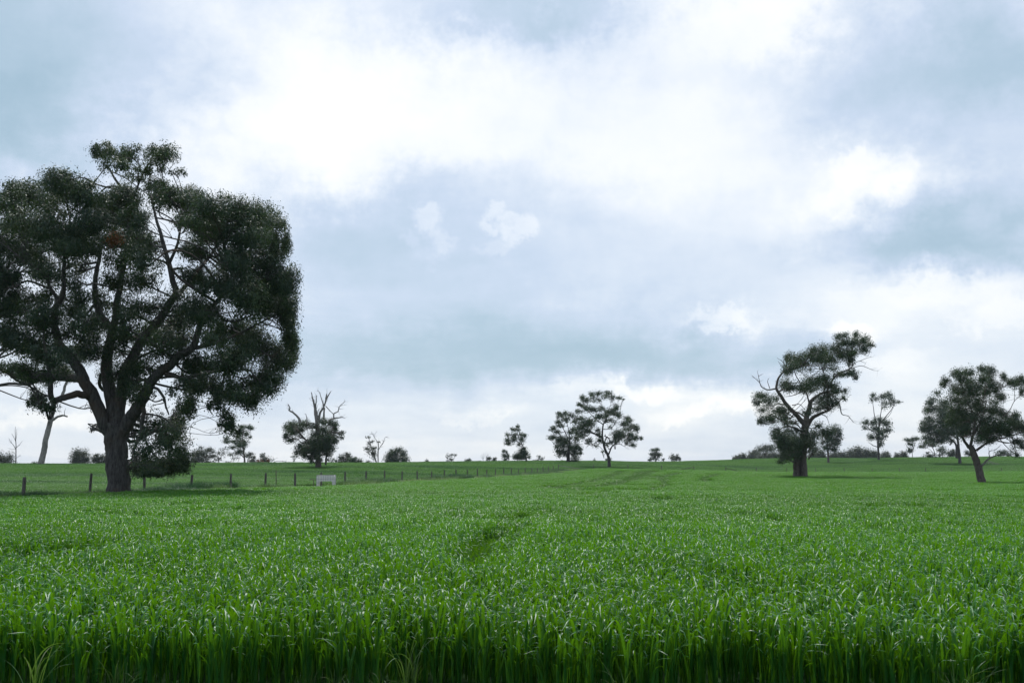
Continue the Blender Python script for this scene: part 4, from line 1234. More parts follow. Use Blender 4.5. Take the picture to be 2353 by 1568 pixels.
t.leaves([(872, 140, 58, 26), (1022, 140, 60, 28), (770, 152, 38, 28, .8), (622, 212, 38, 34), (690, 240, 56, 36), (572, 310, 30, 26), (620, 332, 28, 18), (780, 222, 50, 36, .7), (880, 232, 50, 30, .6), (970, 200, 46, 26, .6), (1080, 205, 46, 36, .8), (1200, 208, 40, 18), (1262, 238, 18, 10, .5),
          (700, 372, 55, 42, 1.2), (800, 390, 56, 34), (920, 368, 46, 34, .8), (1150, 350, 46, 36), (1112, 400, 34, 22), (1040, 418, 66, 32, 1.1), (910, 488, 80, 36, 1.1), (985, 480, 46, 26), (1182, 470, 60, 34), (1105, 448, 40, 22, .8), (702, 600, 95, 58, 1.5), (560, 420, 50, 26, .8),
          (462, 470, 60, 28, .9), (560, 525, 70, 36, .9), (500, 570, 50, 34, .8), (1312, 520, 46, 28, .9), (1345, 565, 56, 34), (1262, 600, 56, 36), (1392, 648, 68, 34, 1.1), (1462, 680, 38, 44, 1.1), (1330, 690, 60, 34, .8), (1202, 760, 108, 52, 1.5), (1132, 812, 36, 30),
          (1382, 790, 56, 34), (1452, 828, 48, 26), (1530, 828, 24, 18), (1340, 850, 56, 26, .8), (1302, 900, 46, 26, .7), (1392, 930, 48, 24, .8), (600, 660, 70, 36, .9), (600, 738, 76, 36, 1.0), (700, 718, 60, 36, .9), (860, 700, 34, 26, .7), (872, 760, 40, 36, .7),
          (742, 860, 46, 30, .8), (700, 900, 30, 22, .7), (820, 938, 46, 22, .7), (900, 860, 46, 36, .8), (1080, 560, 56, 36, .5), (1050, 650, 46, 36, .35), (1090, 900, 40, 30, .5), (1000, 930, 30, 22, .5), (930, 1040, 20, 18, .6), (1150, 870, 50, 30, .6), (650, 800, 26, 36, .5), (980, 560, 50, 30, .5), (820, 560, 40, 30, .4)])
t.build()
small('shrub', 270, 'Z5', 'tuft of shrub partly hidden behind the slanting trunk', [(1010, 1205), (1010, 1180)], [(1000, 1165, 20, 18), (1050, 1165, 26, 22)], w=4, seed=42, group=SKY, cat='shrub')
small('shrub', 290, 'Z5', 'wispy small shrub between the two tall gums', [(815, 1205), (815, 1180)], [(812, 1165, 15, 16, .7), (825, 1182, 10, 10, .6)], w=2, seed=43, group=SKY, cat='shrub')
small('gum_tree', 290, 'Z5', 'small ragged tree alone on the skyline right of the rounded gum', [(1755, 1200), (1756, 1130), (1750, 1070)],
      [(1720, 1008, 46, 18, 1.1), (1775, 1005, 30, 20), (1690, 1078, 34, 18), (1805, 1080, 32, 28), (1745, 1055, 46, 26), (1720, 1130, 46, 30), (1790, 1120, 36, 30, .7), (1665, 1165, 28, 18)], w=9, seed=44, group=SKY, leaf='gum_leaf')
small('gum_tree', 320, 'Z5', 'pair of small grey bushes grown together on the skyline', [(2000, 1200), (2000, 1150)], [(1998, 1120, 42, 34, .9), (2085, 1125, 28, 38, .9), (2120, 1150, 18, 16), (2040, 1160, 40, 20, .7)], w=4, seed=45, group=SKY)
small('shrub', 320, 'Z5', 'faint tiny shrub beside the small ragged tree', [(1862, 1200), (1862, 1180)], [(1862, 1160, 22, 16, .7)], w=2, seed=46, group=SKY, cat='shrub')

# ---- right-hand trees
t = Tree('gum_tree', 120, 'Z6', 'old leaning gum with hollow split trunk and bare dead arms', bark='brown_bark', seed=47, major=True, density=1.05)
t.limb([(668, 1420), (664, 1340), (660, 1250), (664, 1150), (675, 1050), (686, 960), (692, 900)], 35, 34, depth=0.0)
t.limbset([([(598, 1440), (600, 1340), (608, 1250), (632, 1130)], 31, 24, -0.2), ([(634, 1440), (636, 1340), (640, 1200)], 12, 12, 0.9), ([(680, 960), (620, 880), (560, 820), (500, 750), (460, 680), (418, 622), (425, 545), (455, 492), (500, 440)], 24, 6, -1.0),
           ([(690, 980), (750, 890), (830, 842), (895, 822)], 22, 8, -1.2), ([(692, 910), (720, 800), (745, 720), (820, 668), (885, 640)], 26, 8, 1.0), ([(725, 780), (700, 680), (660, 600), (600, 500), (560, 400)], 8, 3, 0.8),
           ([(850, 655), (880, 560), (850, 460), (830, 370)], 8, 3), ([(880, 645), (930, 540), (1000, 475), (1090, 432), (1120, 390), (1100, 300)], 10, 3), ([(650, 1010), (590, 980), (520, 950), (500, 880), (542, 830)], 12, 4, -1.5),
           ([(525, 960), (450, 900), (380, 860)], 7, 3), ([(500, 760), (420, 760), (370, 800)], 6, 2), ([(710, 1270), (760, 1205), (830, 1160)], 7, 3), ([(660, 640), (560, 680), (480, 690)], 5, 2), ([(740, 880), (720, 980), (800, 960)], 5, 2),
           ([(560, 770), (630, 760), (680, 810)], 5, 2), ([(600, 1300), (560, 1280), (500, 1300)], 5, 2)])
t.limbset([([(412, 616), (340, 626), (280, 600), (258, 558), (190, 495)], 9, 2), ([(262, 565), (250, 500), (240, 455)], 4, 1.2), ([(252, 500), (292, 480)], 3, 1), ([(355, 615), (335, 550), (350, 515)], 4, 1.2),
           ([(880, 655), (950, 700), (1000, 770), (1022, 850), (1080, 870), (1130, 930)], 9, 1.5), ([(1108, 430), (1200, 405), (1300, 442), (1360, 452)], 4, .8), ([(1120, 395), (1180, 362), (1240, 380)], 4, 1), ([(1108, 432), (1160, 462), (1210, 470)], 3, 1),
           ([(490, 400), (470, 365), (420, 332)], 4, 1.2), ([(480, 420), (450, 390), (430, 360)], 3, 1), ([(1180, 365), (1260, 330), (1310, 325)], 3, .8), ([(830, 850), (880, 880), (905, 950)], 5, 1.5), ([(610, 1020), (585, 985), (580, 975)], 12, 9)], dead=True)
t.leaves([(540, 322, 42, 38, 1.2), (620, 330, 56, 36, 1.2), (750, 245, 38, 34, 1.1), (720, 300, 76, 36, 1.3), (850, 262, 56, 46, 1.3), (960, 232, 56, 40, 1.2), (1040, 182, 56, 36), (982, 130, 38, 26, .8), (1060, 112, 34, 18, .8), (1150, 110, 26, 26, .9), (1140, 182, 56, 36, 1.2), (1222, 162, 46, 36),
          (1282, 200, 34, 22, .8), (1318, 215, 18, 10, .6), (1232, 240, 38, 28), (1100, 272, 56, 36, 1.2), (1010, 302, 56, 40, 1.2), (900, 340, 70, 40, 1.2), (1090, 340, 38, 36, 1.1), (800, 330, 66, 40, 1.2), (660, 370, 66, 36, 1.1), (560, 390, 56, 36, 1.1), (520, 440, 46, 36),
          (620, 440, 46, 26, .4), (720, 430, 66, 36, .45), (850, 430, 56, 36, .45), (950, 420, 56, 36, .5), (1005, 480, 60, 22), (1092, 468, 60, 22), (1150, 502, 20, 20), (500, 560, 60, 42, 1.2), (560, 600, 56, 28), (660, 600, 70, 36, 1.2), (780, 550, 90, 44, 1.4), (860, 512, 56, 28),
          (900, 570, 70, 36, 1.2), (955, 622, 46, 32, 1.2), (1060, 632, 32, 26, .7), (1040, 690, 22, 28, .6), (760, 622, 56, 26, .5), (860, 690, 66, 36, .9), (800, 740, 56, 36, .6), (940, 742, 46, 36, .9), (880, 765, 56, 36, .8), (280, 672, 66, 30, .9), (232, 730, 32, 36, .9), (330, 712, 66, 40, .7),
          (420, 700, 40, 36, .5), (440, 808, 76, 40, 1.1), (345, 878, 70, 34), (272, 912, 32, 24), (480, 872, 46, 28, .8), (300, 800, 50, 30, .6), (700, 830, 46, 36, .5), (780, 800, 46, 36, .5), (580, 920, 46, 26, .5), (500, 930, 50, 24, .5),
          (420, 1000, 46, 36, .9), (400, 1052, 38, 30, .8), (470, 1052, 60, 46, 1.0), (540, 1100, 76, 54, 1.1), (500, 1160, 76, 36, 1.1), (620, 1110, 56, 56, .8), (800, 950, 46, 36, .6), (780, 1020, 56, 36, .8), (860, 1010, 50, 36, .9), (740, 1110, 46, 46, .9), (460, 1255, 40, 36, .6), (520, 1225, 50, 36, .8), (575, 1180, 60, 46, .9), (450, 1290, 30, 16, .5), (760, 1170, 40, 26, .5),
          (600, 1130, 60, 50, .9, -14), (520, 1080, 76, 50, 1.0, -12), (570, 1200, 60, 40, .8, -14), (660, 1010, 50, 40, .6, -14), (470, 1120, 60, 40, .9), (700, 1080, 50, 50, .7, -12), (560, 1000, 60, 36, .6)])
t.build()
small('gum_tree', 280, 'Z6', 'compact tree close behind the old leaning gum, on its right', [(896, 1292), (894, 1220), (886, 1150), (890, 1080)],
      [(905, 1010, 50, 36), (955, 985, 46, 34), (985, 1035, 34, 40), (905, 1065, 56, 36), (945, 1110, 46, 40), (875, 1150, 40, 28, .9), (940, 1165, 40, 28), (850, 1100, 40, 30, .7), (990, 1090, 24, 30, .8)], w=13, seed=48, leaf='gum_leaf',
      limbs=[([(892, 1180), (930, 1120), (980, 1040)], 5, 2), ([(890, 1180), (850, 1130), (840, 1080)], 4, 2)], dead=[([(985, 1090), (1020, 1080), (1060, 1070)], 2, .7)])
t = Tree('gum_tree', 300, 'Z6', 'lone tall airy gum with long bare upper stems and a dead side twig', bark='dark_bark', seed=49, leaf='gum_leaf', major=True, density=0.7)
t.limb([(1362, 1275), (1358, 1200), (1354, 1120), (1360, 1000), (1372, 890)], 12, 6, depth=0.0)
t.limbset([([(1356, 1010), (1325, 880), (1312, 790), (1300, 700)], 5, 1.5), ([(1372, 900), (1388, 790), (1386, 690)], 4, 1.5), ([(1366, 950), (1430, 870), (1490, 790), (1505, 720)], 5, 1.5), ([(1355, 1040), (1290, 1000), (1235, 950)], 5, 1.5), ([(1400, 910), (1460, 860), (1500, 780)], 3, 1.2)])
t.limbset([([(1352, 1155), (1310, 1140), (1268, 1110)], 5, 1.5)], dead=True)
t.leaves([(1308, 668, 28, 18), (1390, 680, 28, 22), (1460, 668, 34, 26), (1550, 735, 24, 10, .8), (1345, 705, 30, 22, .6), (1402, 750, 30, 22, .5), (1482, 718, 28, 28), (1440, 745, 36, 22, .6), (1290, 715, 20, 22, .5), (1420, 790, 30, 16, .4), (1242, 920, 38, 24), (1312, 920, 28, 28), (1372, 900, 38, 26), (1442, 928, 32, 36),
          (1440, 988, 38, 22), (1330, 980, 48, 26), (1390, 1018, 38, 28), (1290, 1050, 38, 26), (1368, 1070, 30, 36), (1386, 1120, 24, 22), (1240, 975, 30, 18, .6), (1420, 1050, 24, 18, .6)])
t.build()

WOOD = 'trees of the far wood line'
wood = [(45, 1252, 30, 16), (100, 1245, 36, 26), (190, 1232, 40, 30), (222, 1202, 30, 22), (300, 1238, 60, 34), (385, 1232, 44, 32), (480, 1236, 50, 30), (760, 1232, 50, 38), (825, 1222, 42, 36), (945, 1234, 40, 32), (1015, 1232, 42, 32), (1105, 1226, 40, 44),
        (1166, 1208, 44, 48), (1240, 1220, 36, 42), (1310, 1225, 44, 38), (1420, 1230, 42, 28), (1527, 1234, 22, 22), (1588, 1226, 32, 26)]
words = ['low leftmost tree of the far wood line', 'second tree from the left end of the far wood line', 'rounded tree left under the domed tree in the far wood line', 'small raised top peeping between wood trees left of the dome', 'wide low tree right below the domed tree',
         'low tree between the domed tree and the old leaning gum', 'far tree seen through the skirt of the old leaning gum', 'far tree just right of the split trunk', 'taller far tree between split trunk and compact tree', 'far tree just right of the compact tree trunk', 'dark rounded far tree left of the wood\'s tallest top', 'full rounded far tree next to the pointed one',
         'tallest pointed tree of the far wood line', 'far tree right of the tallest pointed one', 'far tree touching the lone airy gum trunk on its left', 'separate domed far tree right of the lone airy gum', 'tiny round far tree standing apart on the right', 'right end tree of the far wood, beside the flat-topped sapling']
for i, ((x, y, a, b), lab) in enumerate(zip(wood, words)):
    small('gum_tree', 470 + 15 * (i % 4), 'Z6', lab, [(x, 1285), (x, y + b * .2)], [(x, y, a, b, 1.3), (x - a * .4, y + b * .5, a * .7, b * .6, 1.2), (x + a * .45, y + b * .45, a * .65, b * .6, 1.2), (x + a * .1, y - b * .35, a * .6, b * .55, 1.2), (x, y + b * .9, a * .9, b * .5, 1.1)],
          w=5, seed=60 + i, group=WOOD, density=1.2)
small('gum_tree', 460, 'Z6', 'flat domed tree rising above the left of the far wood line', [(315, 1285), (315, 1190)], [(315, 1150, 66, 20, 1.2), (275, 1175, 36, 16), (360, 1172, 34, 16), (315, 1180, 60, 14, .7)], w=5, seed=80, group=WOOD,
      limbs=[([(314, 1225), (280, 1180)], 3, 1), ([(316, 1225), (350, 1175)], 3, 1)])

small('gum_tree', 330, 'Z7', 'flat-topped thin sapling with tufted tiers on the right skyline', [(718, 1195), (712, 1120), (735, 1060), (745, 990)], [(660, 982, 42, 16), (745, 968, 42, 16), (690, 1030, 42, 16), (688, 1090, 32, 20), (690, 1115, 26, 10), (770, 975, 24, 10, .8), (700, 990, 40, 14, .8)], w=4, seed=81, group=SKY, leaf='gum_leaf',
      limbs=[([(712, 1120), (680, 1090)], 2, 1), ([(728, 1075), (690, 1035), (660, 990)], 3, 1)])
small('gum_tree', 320, 'Z7', 'low spreading flat tree partly under the twin-trunked gum', [(968, 1190), (955, 1110), (930, 1060)], [(830, 1058, 44, 16), (885, 1018, 60, 20), (962, 1035, 60, 22), (900, 1160, 56, 14), (1042, 1085, 46, 28), (1060, 1125, 30, 20, .8), (930, 985, 50, 18, .8), (1030, 1160, 40, 12, .6), (880, 1130, 24, 8, .7)], w=6, seed=82, group=SKY, leaf='gum_leaf',
      limbs=[([(962, 1150), (900, 1090), (850, 1065)], 3, 1), ([(962, 1150), (1010, 1110), (1040, 1090)], 3, 1)])
small('gum_tree', 400, 'Z7', 'pale bush on the skyline touching the twin trunks', [(1155, 1190), (1155, 1150)], [(1150, 1130, 44, 26, 1.1), (1170, 1105, 24, 12, .8), (1130, 1150, 36, 20), (1180, 1150, 36, 20)], w=4, seed=83, group=SKY)
small('gum_tree', 400, 'Z7', 'low domed tree on the skyline at far right', [(1730, 1180), (1730, 1150)], [(1725, 1130, 66, 24, 1.2), (1680, 1150, 30, 16), (1790, 1150, 30, 16)], w=4, seed=84, group=SKY, leaf='gum_leaf')
small('gum_tree', 400, 'Z7', 'small tree on the skyline hidden behind the leaning front trunk', [(1340, 1190), (1340, 1150)], [(1320, 1130, 30, 22), (1360, 1140, 36, 22)], w=4, seed=85, group=SKY)

t = Tree('gum_tree', 270, 'Z7', 'tall twin-trunked gum behind the leaning front tree', bark='dark_bark', seed=50, leaf='gum_leaf', major=True, density=1.05)
t.limb([(1245, 1260), (1240, 1180), (1230, 1080), (1220, 990), (1212, 900), (1200, 800)], 20, 8, depth=0.0)
t.limbset([([(1212, 1190), (1208, 1120), (1200, 1040), (1150, 985), (1080, 955), (1000, 930)], 16, 4, 1.0), ([(1220, 980), (1120, 900), (1040, 820), (960, 780)], 8, 2), ([(1212, 900), (1130, 780), (1060, 680), (980, 600)], 8, 2), ([(1205, 850), (1200, 720), (1150, 620)], 7, 2), ([(1215, 930), (1280, 840), (1320, 760)], 6, 2)])
t.leaves([(992, 452, 50, 26, .6), (945, 520, 50, 36, .6), (902, 568, 40, 28, .9), (890, 650, 50, 36, 1.1), (962, 622, 56, 36, .7), (1062, 560, 56, 40, .8), (1090, 620, 66, 46), (1030, 690, 60, 40), (910, 750, 60, 26), (862, 800, 50, 26), (850, 852, 56, 34), (942, 830, 80, 46), (1040, 790, 80, 46), (1130, 720, 76, 56, 1.1), (1220, 680, 76, 56, 1.1),
          (1200, 780, 90, 56, 1.2), (1060, 880, 80, 46), (962, 905, 80, 36), (1150, 892, 90, 46, 1.1), (885, 965, 66, 26, .8), (990, 992, 66, 24, .8), (1062, 955, 70, 34, .9), (1280, 800, 80, 76, 1.0), (1140, 985, 50, 22, .6)])
t.build()

t = Tree('gum_tree', 90, 'Z7', 'leaning grey trunked gum nearest on the right, with a low bare side branch', bark='brown_bark', seed=51, major=True, density=1.05)
t.limb([(1492, 1470), (1470, 1390), (1452, 1310), (1422, 1210), (1392, 1125), (1362, 1060)], 46, 32, depth=0.0)
t.limbset([([(1345, 1075), (1300, 1010), (1268, 955), (1255, 945)], 18, 9, -0.8), ([(1362, 1070), (1388, 940), (1410, 810), (1395, 710), (1350, 610), (1300, 500)], 17, 4, -0.5), ([(1395, 930), (1445, 845), (1490, 765), (1505, 690), (1540, 560)], 12, 4, -0.6), ([(1405, 1115), (1500, 1052), (1600, 1005), (1720, 970), (1850, 930), (1965, 902)], 11, 4, 0.5),
           ([(1430, 1110), (1520, 1040), (1580, 960), (1640, 880)], 12, 4, -1.0), ([(1640, 880), (1700, 770), (1800, 655), (1850, 560), (1930, 485)], 6, 2), ([(1850, 560), (1856, 430), (1850, 360)], 3, 1.2), ([(1250, 845), (1150, 800), (1040, 778)], 5, 2, -0.5), ([(1380, 960), (1320, 880), (1250, 843), (1200, 800)], 7, 4, -0.6),
           ([(1405, 780), (1480, 640), (1520, 480), (1530, 330)], 7, 2), ([(1370, 650), (1300, 520), (1260, 380)], 5, 2), ([(1600, 1005), (1680, 900), (1760, 820)], 5, 2)])
t.limbset([([(1482, 1290), (1540, 1222), (1620, 1172), (1750, 1150), (1825, 1172)], 11, 2.5, -1.0), ([(1578, 1205), (1572, 1120), (1640, 1100), (1705, 1040)], 5, 1.5), ([(1572, 1140), (1565, 1070)], 3, 1), ([(1720, 1152), (1780, 1120), (1830, 1080)], 3, 1)], dead=True)
t.leaves([(1230, 232, 62, 44, 1.3), (1330, 232, 56, 40, 1.2), (1262, 300, 56, 36), (1340, 322, 56, 46), (1082, 310, 42, 32), (1052, 362, 32, 36), (1180, 412, 56, 44, 1.1), (1270, 440, 76, 46, 1.1), (1390, 460, 76, 46, 1.1), (1500, 192, 46, 38, 1.1), (1582, 212, 56, 46, 1.2), (1490, 290, 56, 46, 1.1), (1580, 300, 46, 46), (1540, 442, 62, 46, 1.4), (1560, 380, 56, 36, .9),
          (1700, 500, 60, 38, 1.2), (1680, 390, 56, 36, .6), (1730, 272, 34, 34, 1.1), (1800, 335, 46, 32), (1882, 332, 56, 46, 1.2), (1932, 322, 38, 46, 1.1), (1942, 432, 30, 40, 1.1), (1450, 632, 66, 36, 1.1), (1562, 640, 80, 36, 1.2), (1330, 560, 76, 56, .6), (1250, 560, 76, 46), (1250, 660, 76, 46, 1.1), (1280, 740, 95, 56, 1.2), (1180, 770, 76, 36), (1320, 830, 76, 46, .9),
          (1600, 740, 80, 46, .6), (1712, 690, 56, 36), (1700, 790, 80, 56, 1.1), (1800, 780, 60, 46, 1.0), (1860, 702, 44, 38, 1.1), (1902, 830, 60, 46, 1.1), (1600, 860, 100, 56, 1.1), (1500, 890, 90, 56, 1.0), (1720, 880, 70, 46), (1450, 980, 66, 36, .7), (1560, 980, 60, 36, .9), (1960, 830, 44, 50, 1.1), (1882, 1000, 48, 36, .9), (1932, 1050, 38, 36, .9), (1882, 1150, 38, 24, .8), (1840, 1080, 40, 36, .4),
          (1300, 900, 56, 46, .8), (1460, 530, 60, 40, .5), (1620, 560, 60, 40, .5), (2010, 860, 50, 50), (2000, 960, 50, 40), (2020, 400, 50, 50), (1790, 900, 50, 36, .7), (1640, 960, 50, 26, .6),
          (1350, 390, 70, 50, .8), (1450, 390, 60, 50, .8), (1640, 420, 60, 46, .7), (1500, 760, 90, 60, .8), (1400, 700, 80, 60, .8), (1640, 640, 70, 50, .8), (1150, 650, 60, 50, .8), (1780, 860, 70, 50, .9), (1420, 560, 80, 50, .8), (1180, 520, 60, 50, .8), (1850, 780, 60, 50, .9), (1530, 830, 80, 50, .9)])
t.build()

# fallen branches lying in the pasture behind the leaning front tree
t = Tree('branch_pile', 250, 'Z7', 'grey heap of fallen branches lying in the pasture at right', 'branch pile', bark='dead_wood', seed=52, major=True)
t.limb([(1500, 1256), (1560, 1240), (1620, 1250), (1680, 1258)], 5, 2, depth=0.0)
t.limbset([([(1530, 1258), (1560, 1225), (1600, 1240)], 4, 1), ([(1560, 1256), (1590, 1232), (1640, 1245)], 3, 1), ([(1510, 1250), (1545, 1228), (1560, 1215)], 3, 1), ([(1600, 1256), (1640, 1250), (1690, 1254)], 3, 1)], dead=True)
t.build()

# ------------------------------------------------------------------ unseen trees, inferred and added behind the viewpoint to shade the crop edge
def added_shade_tree():
    rg = np.random.default_rng(90)
    root = empty('added_shade_tree', (0, 0, 0), 'dense unseen tree added behind the viewpoint to shade the crop edge', 'tree', 'unseen shade trees added behind the viewpoint')
    g = Geo()
    g.tube(spline([(0, 0, -0.3), (0.1, 0, 1.2), (-0.1, 0.1, 3.0), (0.2, 0, 5.5)], 4), np.linspace(0.22, 0.06, 13), 8, 0)
    for k in range(7):
        a = k * 0.9
        g.tube(spline([(0, 0, 1.2 + 0.5 * k), (0.8 * math.cos(a), 0.8 * math.sin(a), 2.0 + 0.6 * k), (1.6 * math.cos(a), 1.6 * math.sin(a), 2.4 + 0.7 * k)], 3), np.linspace(0.08, 0.02, 7), 5, 0)
    g.build('trunk', MAT['brown_bark'], root)
    g = Geo()
    n = 15000
    v = rg.normal(0, 1, (n, 3))
    v /= np.linalg.norm(v, axis=1)[:, None]
    pos = v * (rg.random(n) ** 0.4)[:, None] * [2.5, 1.8, 3.6] * (0.8 + 0.3 * np.sin(5 * v[:, :1] + 3 * v[:, 2:]))
    pos[:, 2] += 4.2
    pos[:, 2] = np.maximum(pos[:, 2], 0.3)
    ax = rg.normal(0, 1, (n, 3)) - [0, 0, 0.8]
    ax /= np.linalg.norm(ax, axis=1)[:, None]
    sd = np.cross(ax, rg.normal(0, 1, (n, 3)))
    sd /= np.linalg.norm(sd, axis=1)[:, None]
    V = np.stack([pos, pos + ax * .1 + sd * .04, pos + ax * .24, pos + ax * .1 - sd * .04], 1).reshape(-1, 3)
    g.add(V, np.arange(n * 4).reshape(n, 4))
    g.build('crown', MAT['gum_leaf'], root, smooth=False)
    return root


_rt = added_shade_tree()
for i, x in enumerate((-13.0, -8.6, -4.4, -0.3, 4.1, 8.3, 12.6)):
    o = _rt if i == 0 else _rt.copy()
    if i:
        C.objects.link(o)
        for ch in _rt.children:
            c2 = ch.copy()
            C.objects.link(c2)
            c2.parent = o
    o.location = (x, -4.0 + 0.4 * math.sin(i * 2.1), 0.0)
    o.rotation_euler = (0, 0, i * 1.1)
    o.scale = (1, 1, 1.05 + 0.1 * (i % 3))

# ------------------------------------------------------------------ fences
def post_mesh(h, r):
    g = Geo()
    g.tube([(0, 0, -0.3), (0, 0, h * 0.5), (0, 0, h)], [r * 1.03, r, r * 0.96], 8, 0, jit=0.03)
    return g.mesh('post', [MAT['post_timber']], smooth=False)


POSTS = [post_mesh(1.12, 0.075), post_mesh(1.10, 0.065), post_mesh(1.14, 0.07)]


def fence(name, label, start, step, idx, brace=(), picket=None, hs=None, wires=(0.35, 0.65, 0.92)):
    g0 = ground(start[0], start[1])
    org = np.array([start[0], start[1], float(g0)])
    root = empty(name, org, label, 'fence')
    rg = np.random.default_rng(12)
    tops = []
    for i in idx:
        p = start + step * i
        z = float(ground(p[0], p[1]))
        o = bpy.data.objects.new('post', POSTS[i % 3])
        C.objects.link(o)
        o.parent = root
        o.location = tuple(np.array([p[0], p[1], z]) - org)
        o.rotation_euler = (rg.normal(0, 0.025), rg.normal(0, 0.03), rg.random() * 6.28)
        sc = 0.95 + 0.12 * rg.random() + (0.08 if hs and i in hs else 0)
        o.scale = (1, 1, sc)
        tops.append(np.array([p[0], p[1], z]) - org)
    for hz in wires:
        g = Geo()
        pts = []
        for a, b in zip(tops[:-1], tops[1:]):
            pts.append(a + [0, 0, hz])
            pts.append((a + b) / 2 + [0, 0, hz - 0.03])
        pts.append(tops[-1] + [0, 0, hz])
        g.tube(pts, [0.0022] * len(pts), 4, 0)
        g.build('wire', MAT['rusty_steel'], root)
    for (i, j) in brace:
        a = start + step * i
        b = start + step * (i + j)
        za, zb = float(ground(*a)), float(ground(*b))
        g = Geo()
        g.tube([np.array([a[0], a[1], za + 0.95]) - org, np.array([b[0], b[1], zb + 0.3]) - org], [0.05, 0.05], 7, 0)
        g.build('brace', MAT['post_timber'], root)
    return root, org


root, org = fence('wire_fence', 'wire fence on dark timber posts running away from the big tree to a corner', FA, FD, list(range(-1, 30)), hs=(1, 2, 10))
# the taller thin steel picket in that fence
p = at(635, 1106, 70.5)
z = float(ground(p[0], 70.5))
g = Geo()
b = np.array([p[0], 70.5, z]) - org
top = at(634, 1079, 70.5) - org
g.tube([b - [0, 0, .2], (b + top) / 2, top], [0.028, 0.028, 0.026], 4, 0)
g.build('steel_picket', MAT['rusty_steel'], root)
root, org = fence('wire_fence', 'low wire fence with thin posts crossing behind the crop to the right', CORNER + FD2 * 0.0, FD2, list(range(1, 17)), brace=[(4, -0.5), (5, 0.5)], wires=(0.5, 0.85))
# corner brace
a = CORNER
b2 = CORNER + np.array([3.6, -0.6])
g = Geo()
g.tube([np.array([a[0], a[1], float(ground(*a)) + 1.0]) - org, np.array([b2[0], b2[1], float(ground(*b2)) + 0.45]) - org], [0.05, 0.05], 7, 0)
g.build('brace', MAT['dead_wood'], root)

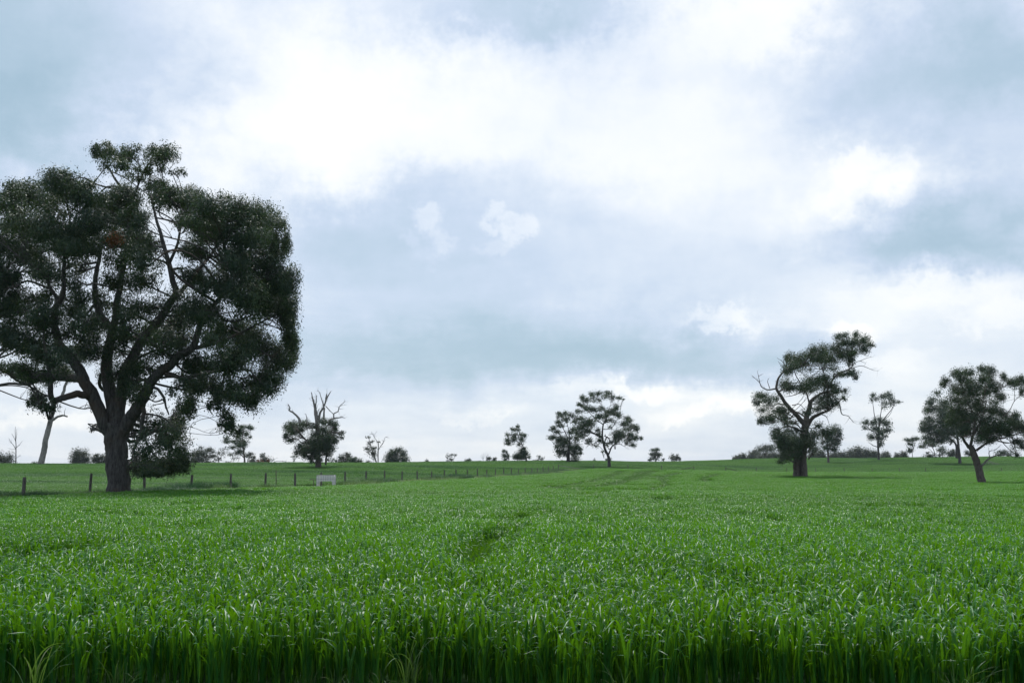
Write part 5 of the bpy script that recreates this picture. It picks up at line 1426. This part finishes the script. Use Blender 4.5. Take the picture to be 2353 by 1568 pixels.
# ------------------------------------------------------------------ cut-down tank used as a shelter
def build_tank():
    Yt = 73.2
    c = at(749.5, 1112, Yt)
    gz = float(ground(c[0], Yt))
    W, D, H = 1.28, 1.0, float(at(749.5, 1091.3, Yt)[2]) - gz
    root = empty('bulk_tank', (c[0], Yt, gz), 'white plastic caged tank with an open cut-out front, standing by the fence', 'tank')
    root.rotation_euler = (0, R(-1.2), R(5.5))

    def arch(w, h, r, n=6):
        pts = [(-w / 2, 0.0)]
        for i in range(n + 1):
            a = math.pi - i / n * math.pi / 2
            pts.append((-w / 2 + r + r * math.cos(a), h - r + r * math.sin(a)))
        for i in range(n + 1):
            a = math.pi / 2 - i / n * math.pi / 2
            pts.append((w / 2 - r + r * math.cos(a), h - r + r * math.sin(a)))
        pts.append((w / 2, 0.0))
        return pts
    oz = H - 0.42                       # head of the opening
    ow0, ow1 = -W / 2 + 0.15, W / 2 - 0.18
    out = arch(W, H, 0.10)
    g = Geo()
    arch_top = [(-W / 2, oz)] + out[1:-1] + [(W / 2, oz)]
    for yy in (-D / 2, D / 2):
        V = [(x, yy, z) for x, z in arch_top]
        g.add(V, [list(range(len(V)))])
        for x0, x1 in ((-W / 2, ow0), (ow1, W / 2)):
            g.add([(x0, yy, 0), (x1, yy, 0), (x1, yy, oz), (x0, yy, oz)], [[0, 1, 2, 3]])
        for xc, sg in ((ow0, 1), (ow1, -1)):                     # rounded upper corners of the cut-out
            g.add([(xc, yy, oz), (xc + sg * 0.07, yy, oz), (xc, yy, oz - 0.07)], [[0, 1, 2]])
    # top and ends
    for (x0, z0), (x1, z1) in zip(out[:-1], out[1:]):
        g.add([(x0, -D / 2, z0), (x1, -D / 2, z1), (x1, D / 2, z1), (x0, D / 2, z0)], [[0, 1, 2, 3]])
    o = g.build('tank_shell', MAT['white_plastic'], root, smooth=False)
    sol = o.modifiers.new('wall', 'SOLIDIFY')
    sol.thickness = 0.012
    sol.offset = 0
    # cage
    def bar(a, b, r=0.008):
        g = Geo()
        g.tube([a, b], [r, r], 6, 0)
        return g.build('cage_bar', MAT['galvanised'], root)
    e = 0.016
    for x in (-0.53, -0.32, -0.16, 0.0, 0.16, 0.36, 0.53):
        for yy in (-D / 2 - e, D / 2 + e):
            low = oz + 0.01 if -0.48 < x < 0.45 else 0.0
            bar((x, yy, low), (x, yy, H + 0.03))
        bar((x, -D / 2 - e, H + 0.03), (x, D / 2 + e, H + 0.03))
    for yy in (-D / 2 - e, D / 2 + e):
        bar((-W / 2, yy, H - 0.26), (W / 2, yy, H - 0.26))
        bar((-W / 2, yy, H - 0.5), (-W / 2 + 0.14, yy, H - 0.5))
        bar((W / 2 - 0.17, yy, H - 0.5), (W / 2, yy, H - 0.5))
        bar((-W / 2, yy, H + 0.03), (W / 2, yy, H + 0.03), 0.013)
    for x in (-W / 2 - e, W / 2 + e):
        for zz in (H - 0.26, H - 0.5, H + 0.03):
            bar((x, -D / 2, zz), (x, D / 2, zz))
        for yy in (-0.5, -0.2, 0.15, 0.5):
            bar((x, yy, 0.0), (x, yy, H + 0.03))


build_tank()

# pipe rail beside the tank
Yp = 74.2
a, b = at(711.5, 1100.6, Yp), at(729, 1101.4, Yp)
gz = float(ground(a[0], Yp))
org = np.array([(a[0] + b[0]) / 2, Yp, gz])
root = empty('pipe_rail', org, 'short rusty pipe rail with a bent end beside the white tank', 'rail')
g = Geo()
g.tube([a - org + [0, 0, -0.06], a - org + [0.03, 0, 0.0], (a + b) / 2 - org, b - org], [0.035, 0.03, 0.024, 0.024], 6, 0)
g.build('rail', MAT['rusty_steel'], root)
for xx in (at(720.5, 1101, Yp), at(728.5, 1101.4, Yp)):
    g = Geo()
    g.tube([np.array([xx[0], Yp, float(ground(xx[0], Yp)) - 0.1]) - org, xx - org], [0.024, 0.022], 6, 0)
    g.build('rail_post', MAT['rusty_steel'], root)
# ------------------------------------------------------------------ air
T = mat('haze')
pv = T.n('ShaderNodeVolumePrincipled', {'Color': (0.78, 0.88, 1.0, 1), 'Density': 0.00008, 'Anisotropy': 0.2})
T.n('ShaderNodeOutputMaterial', {'Volume': pv.outputs[0]})
g = Geo()
g.box((0, 740, 15.5), (4200, 1720, 37))
g.build('haze', MAT['haze'], kind='stuff', smooth=False)['label'] = 'thin pale air over the farmland'
print('LEAF TRIS', TOTAL[0])
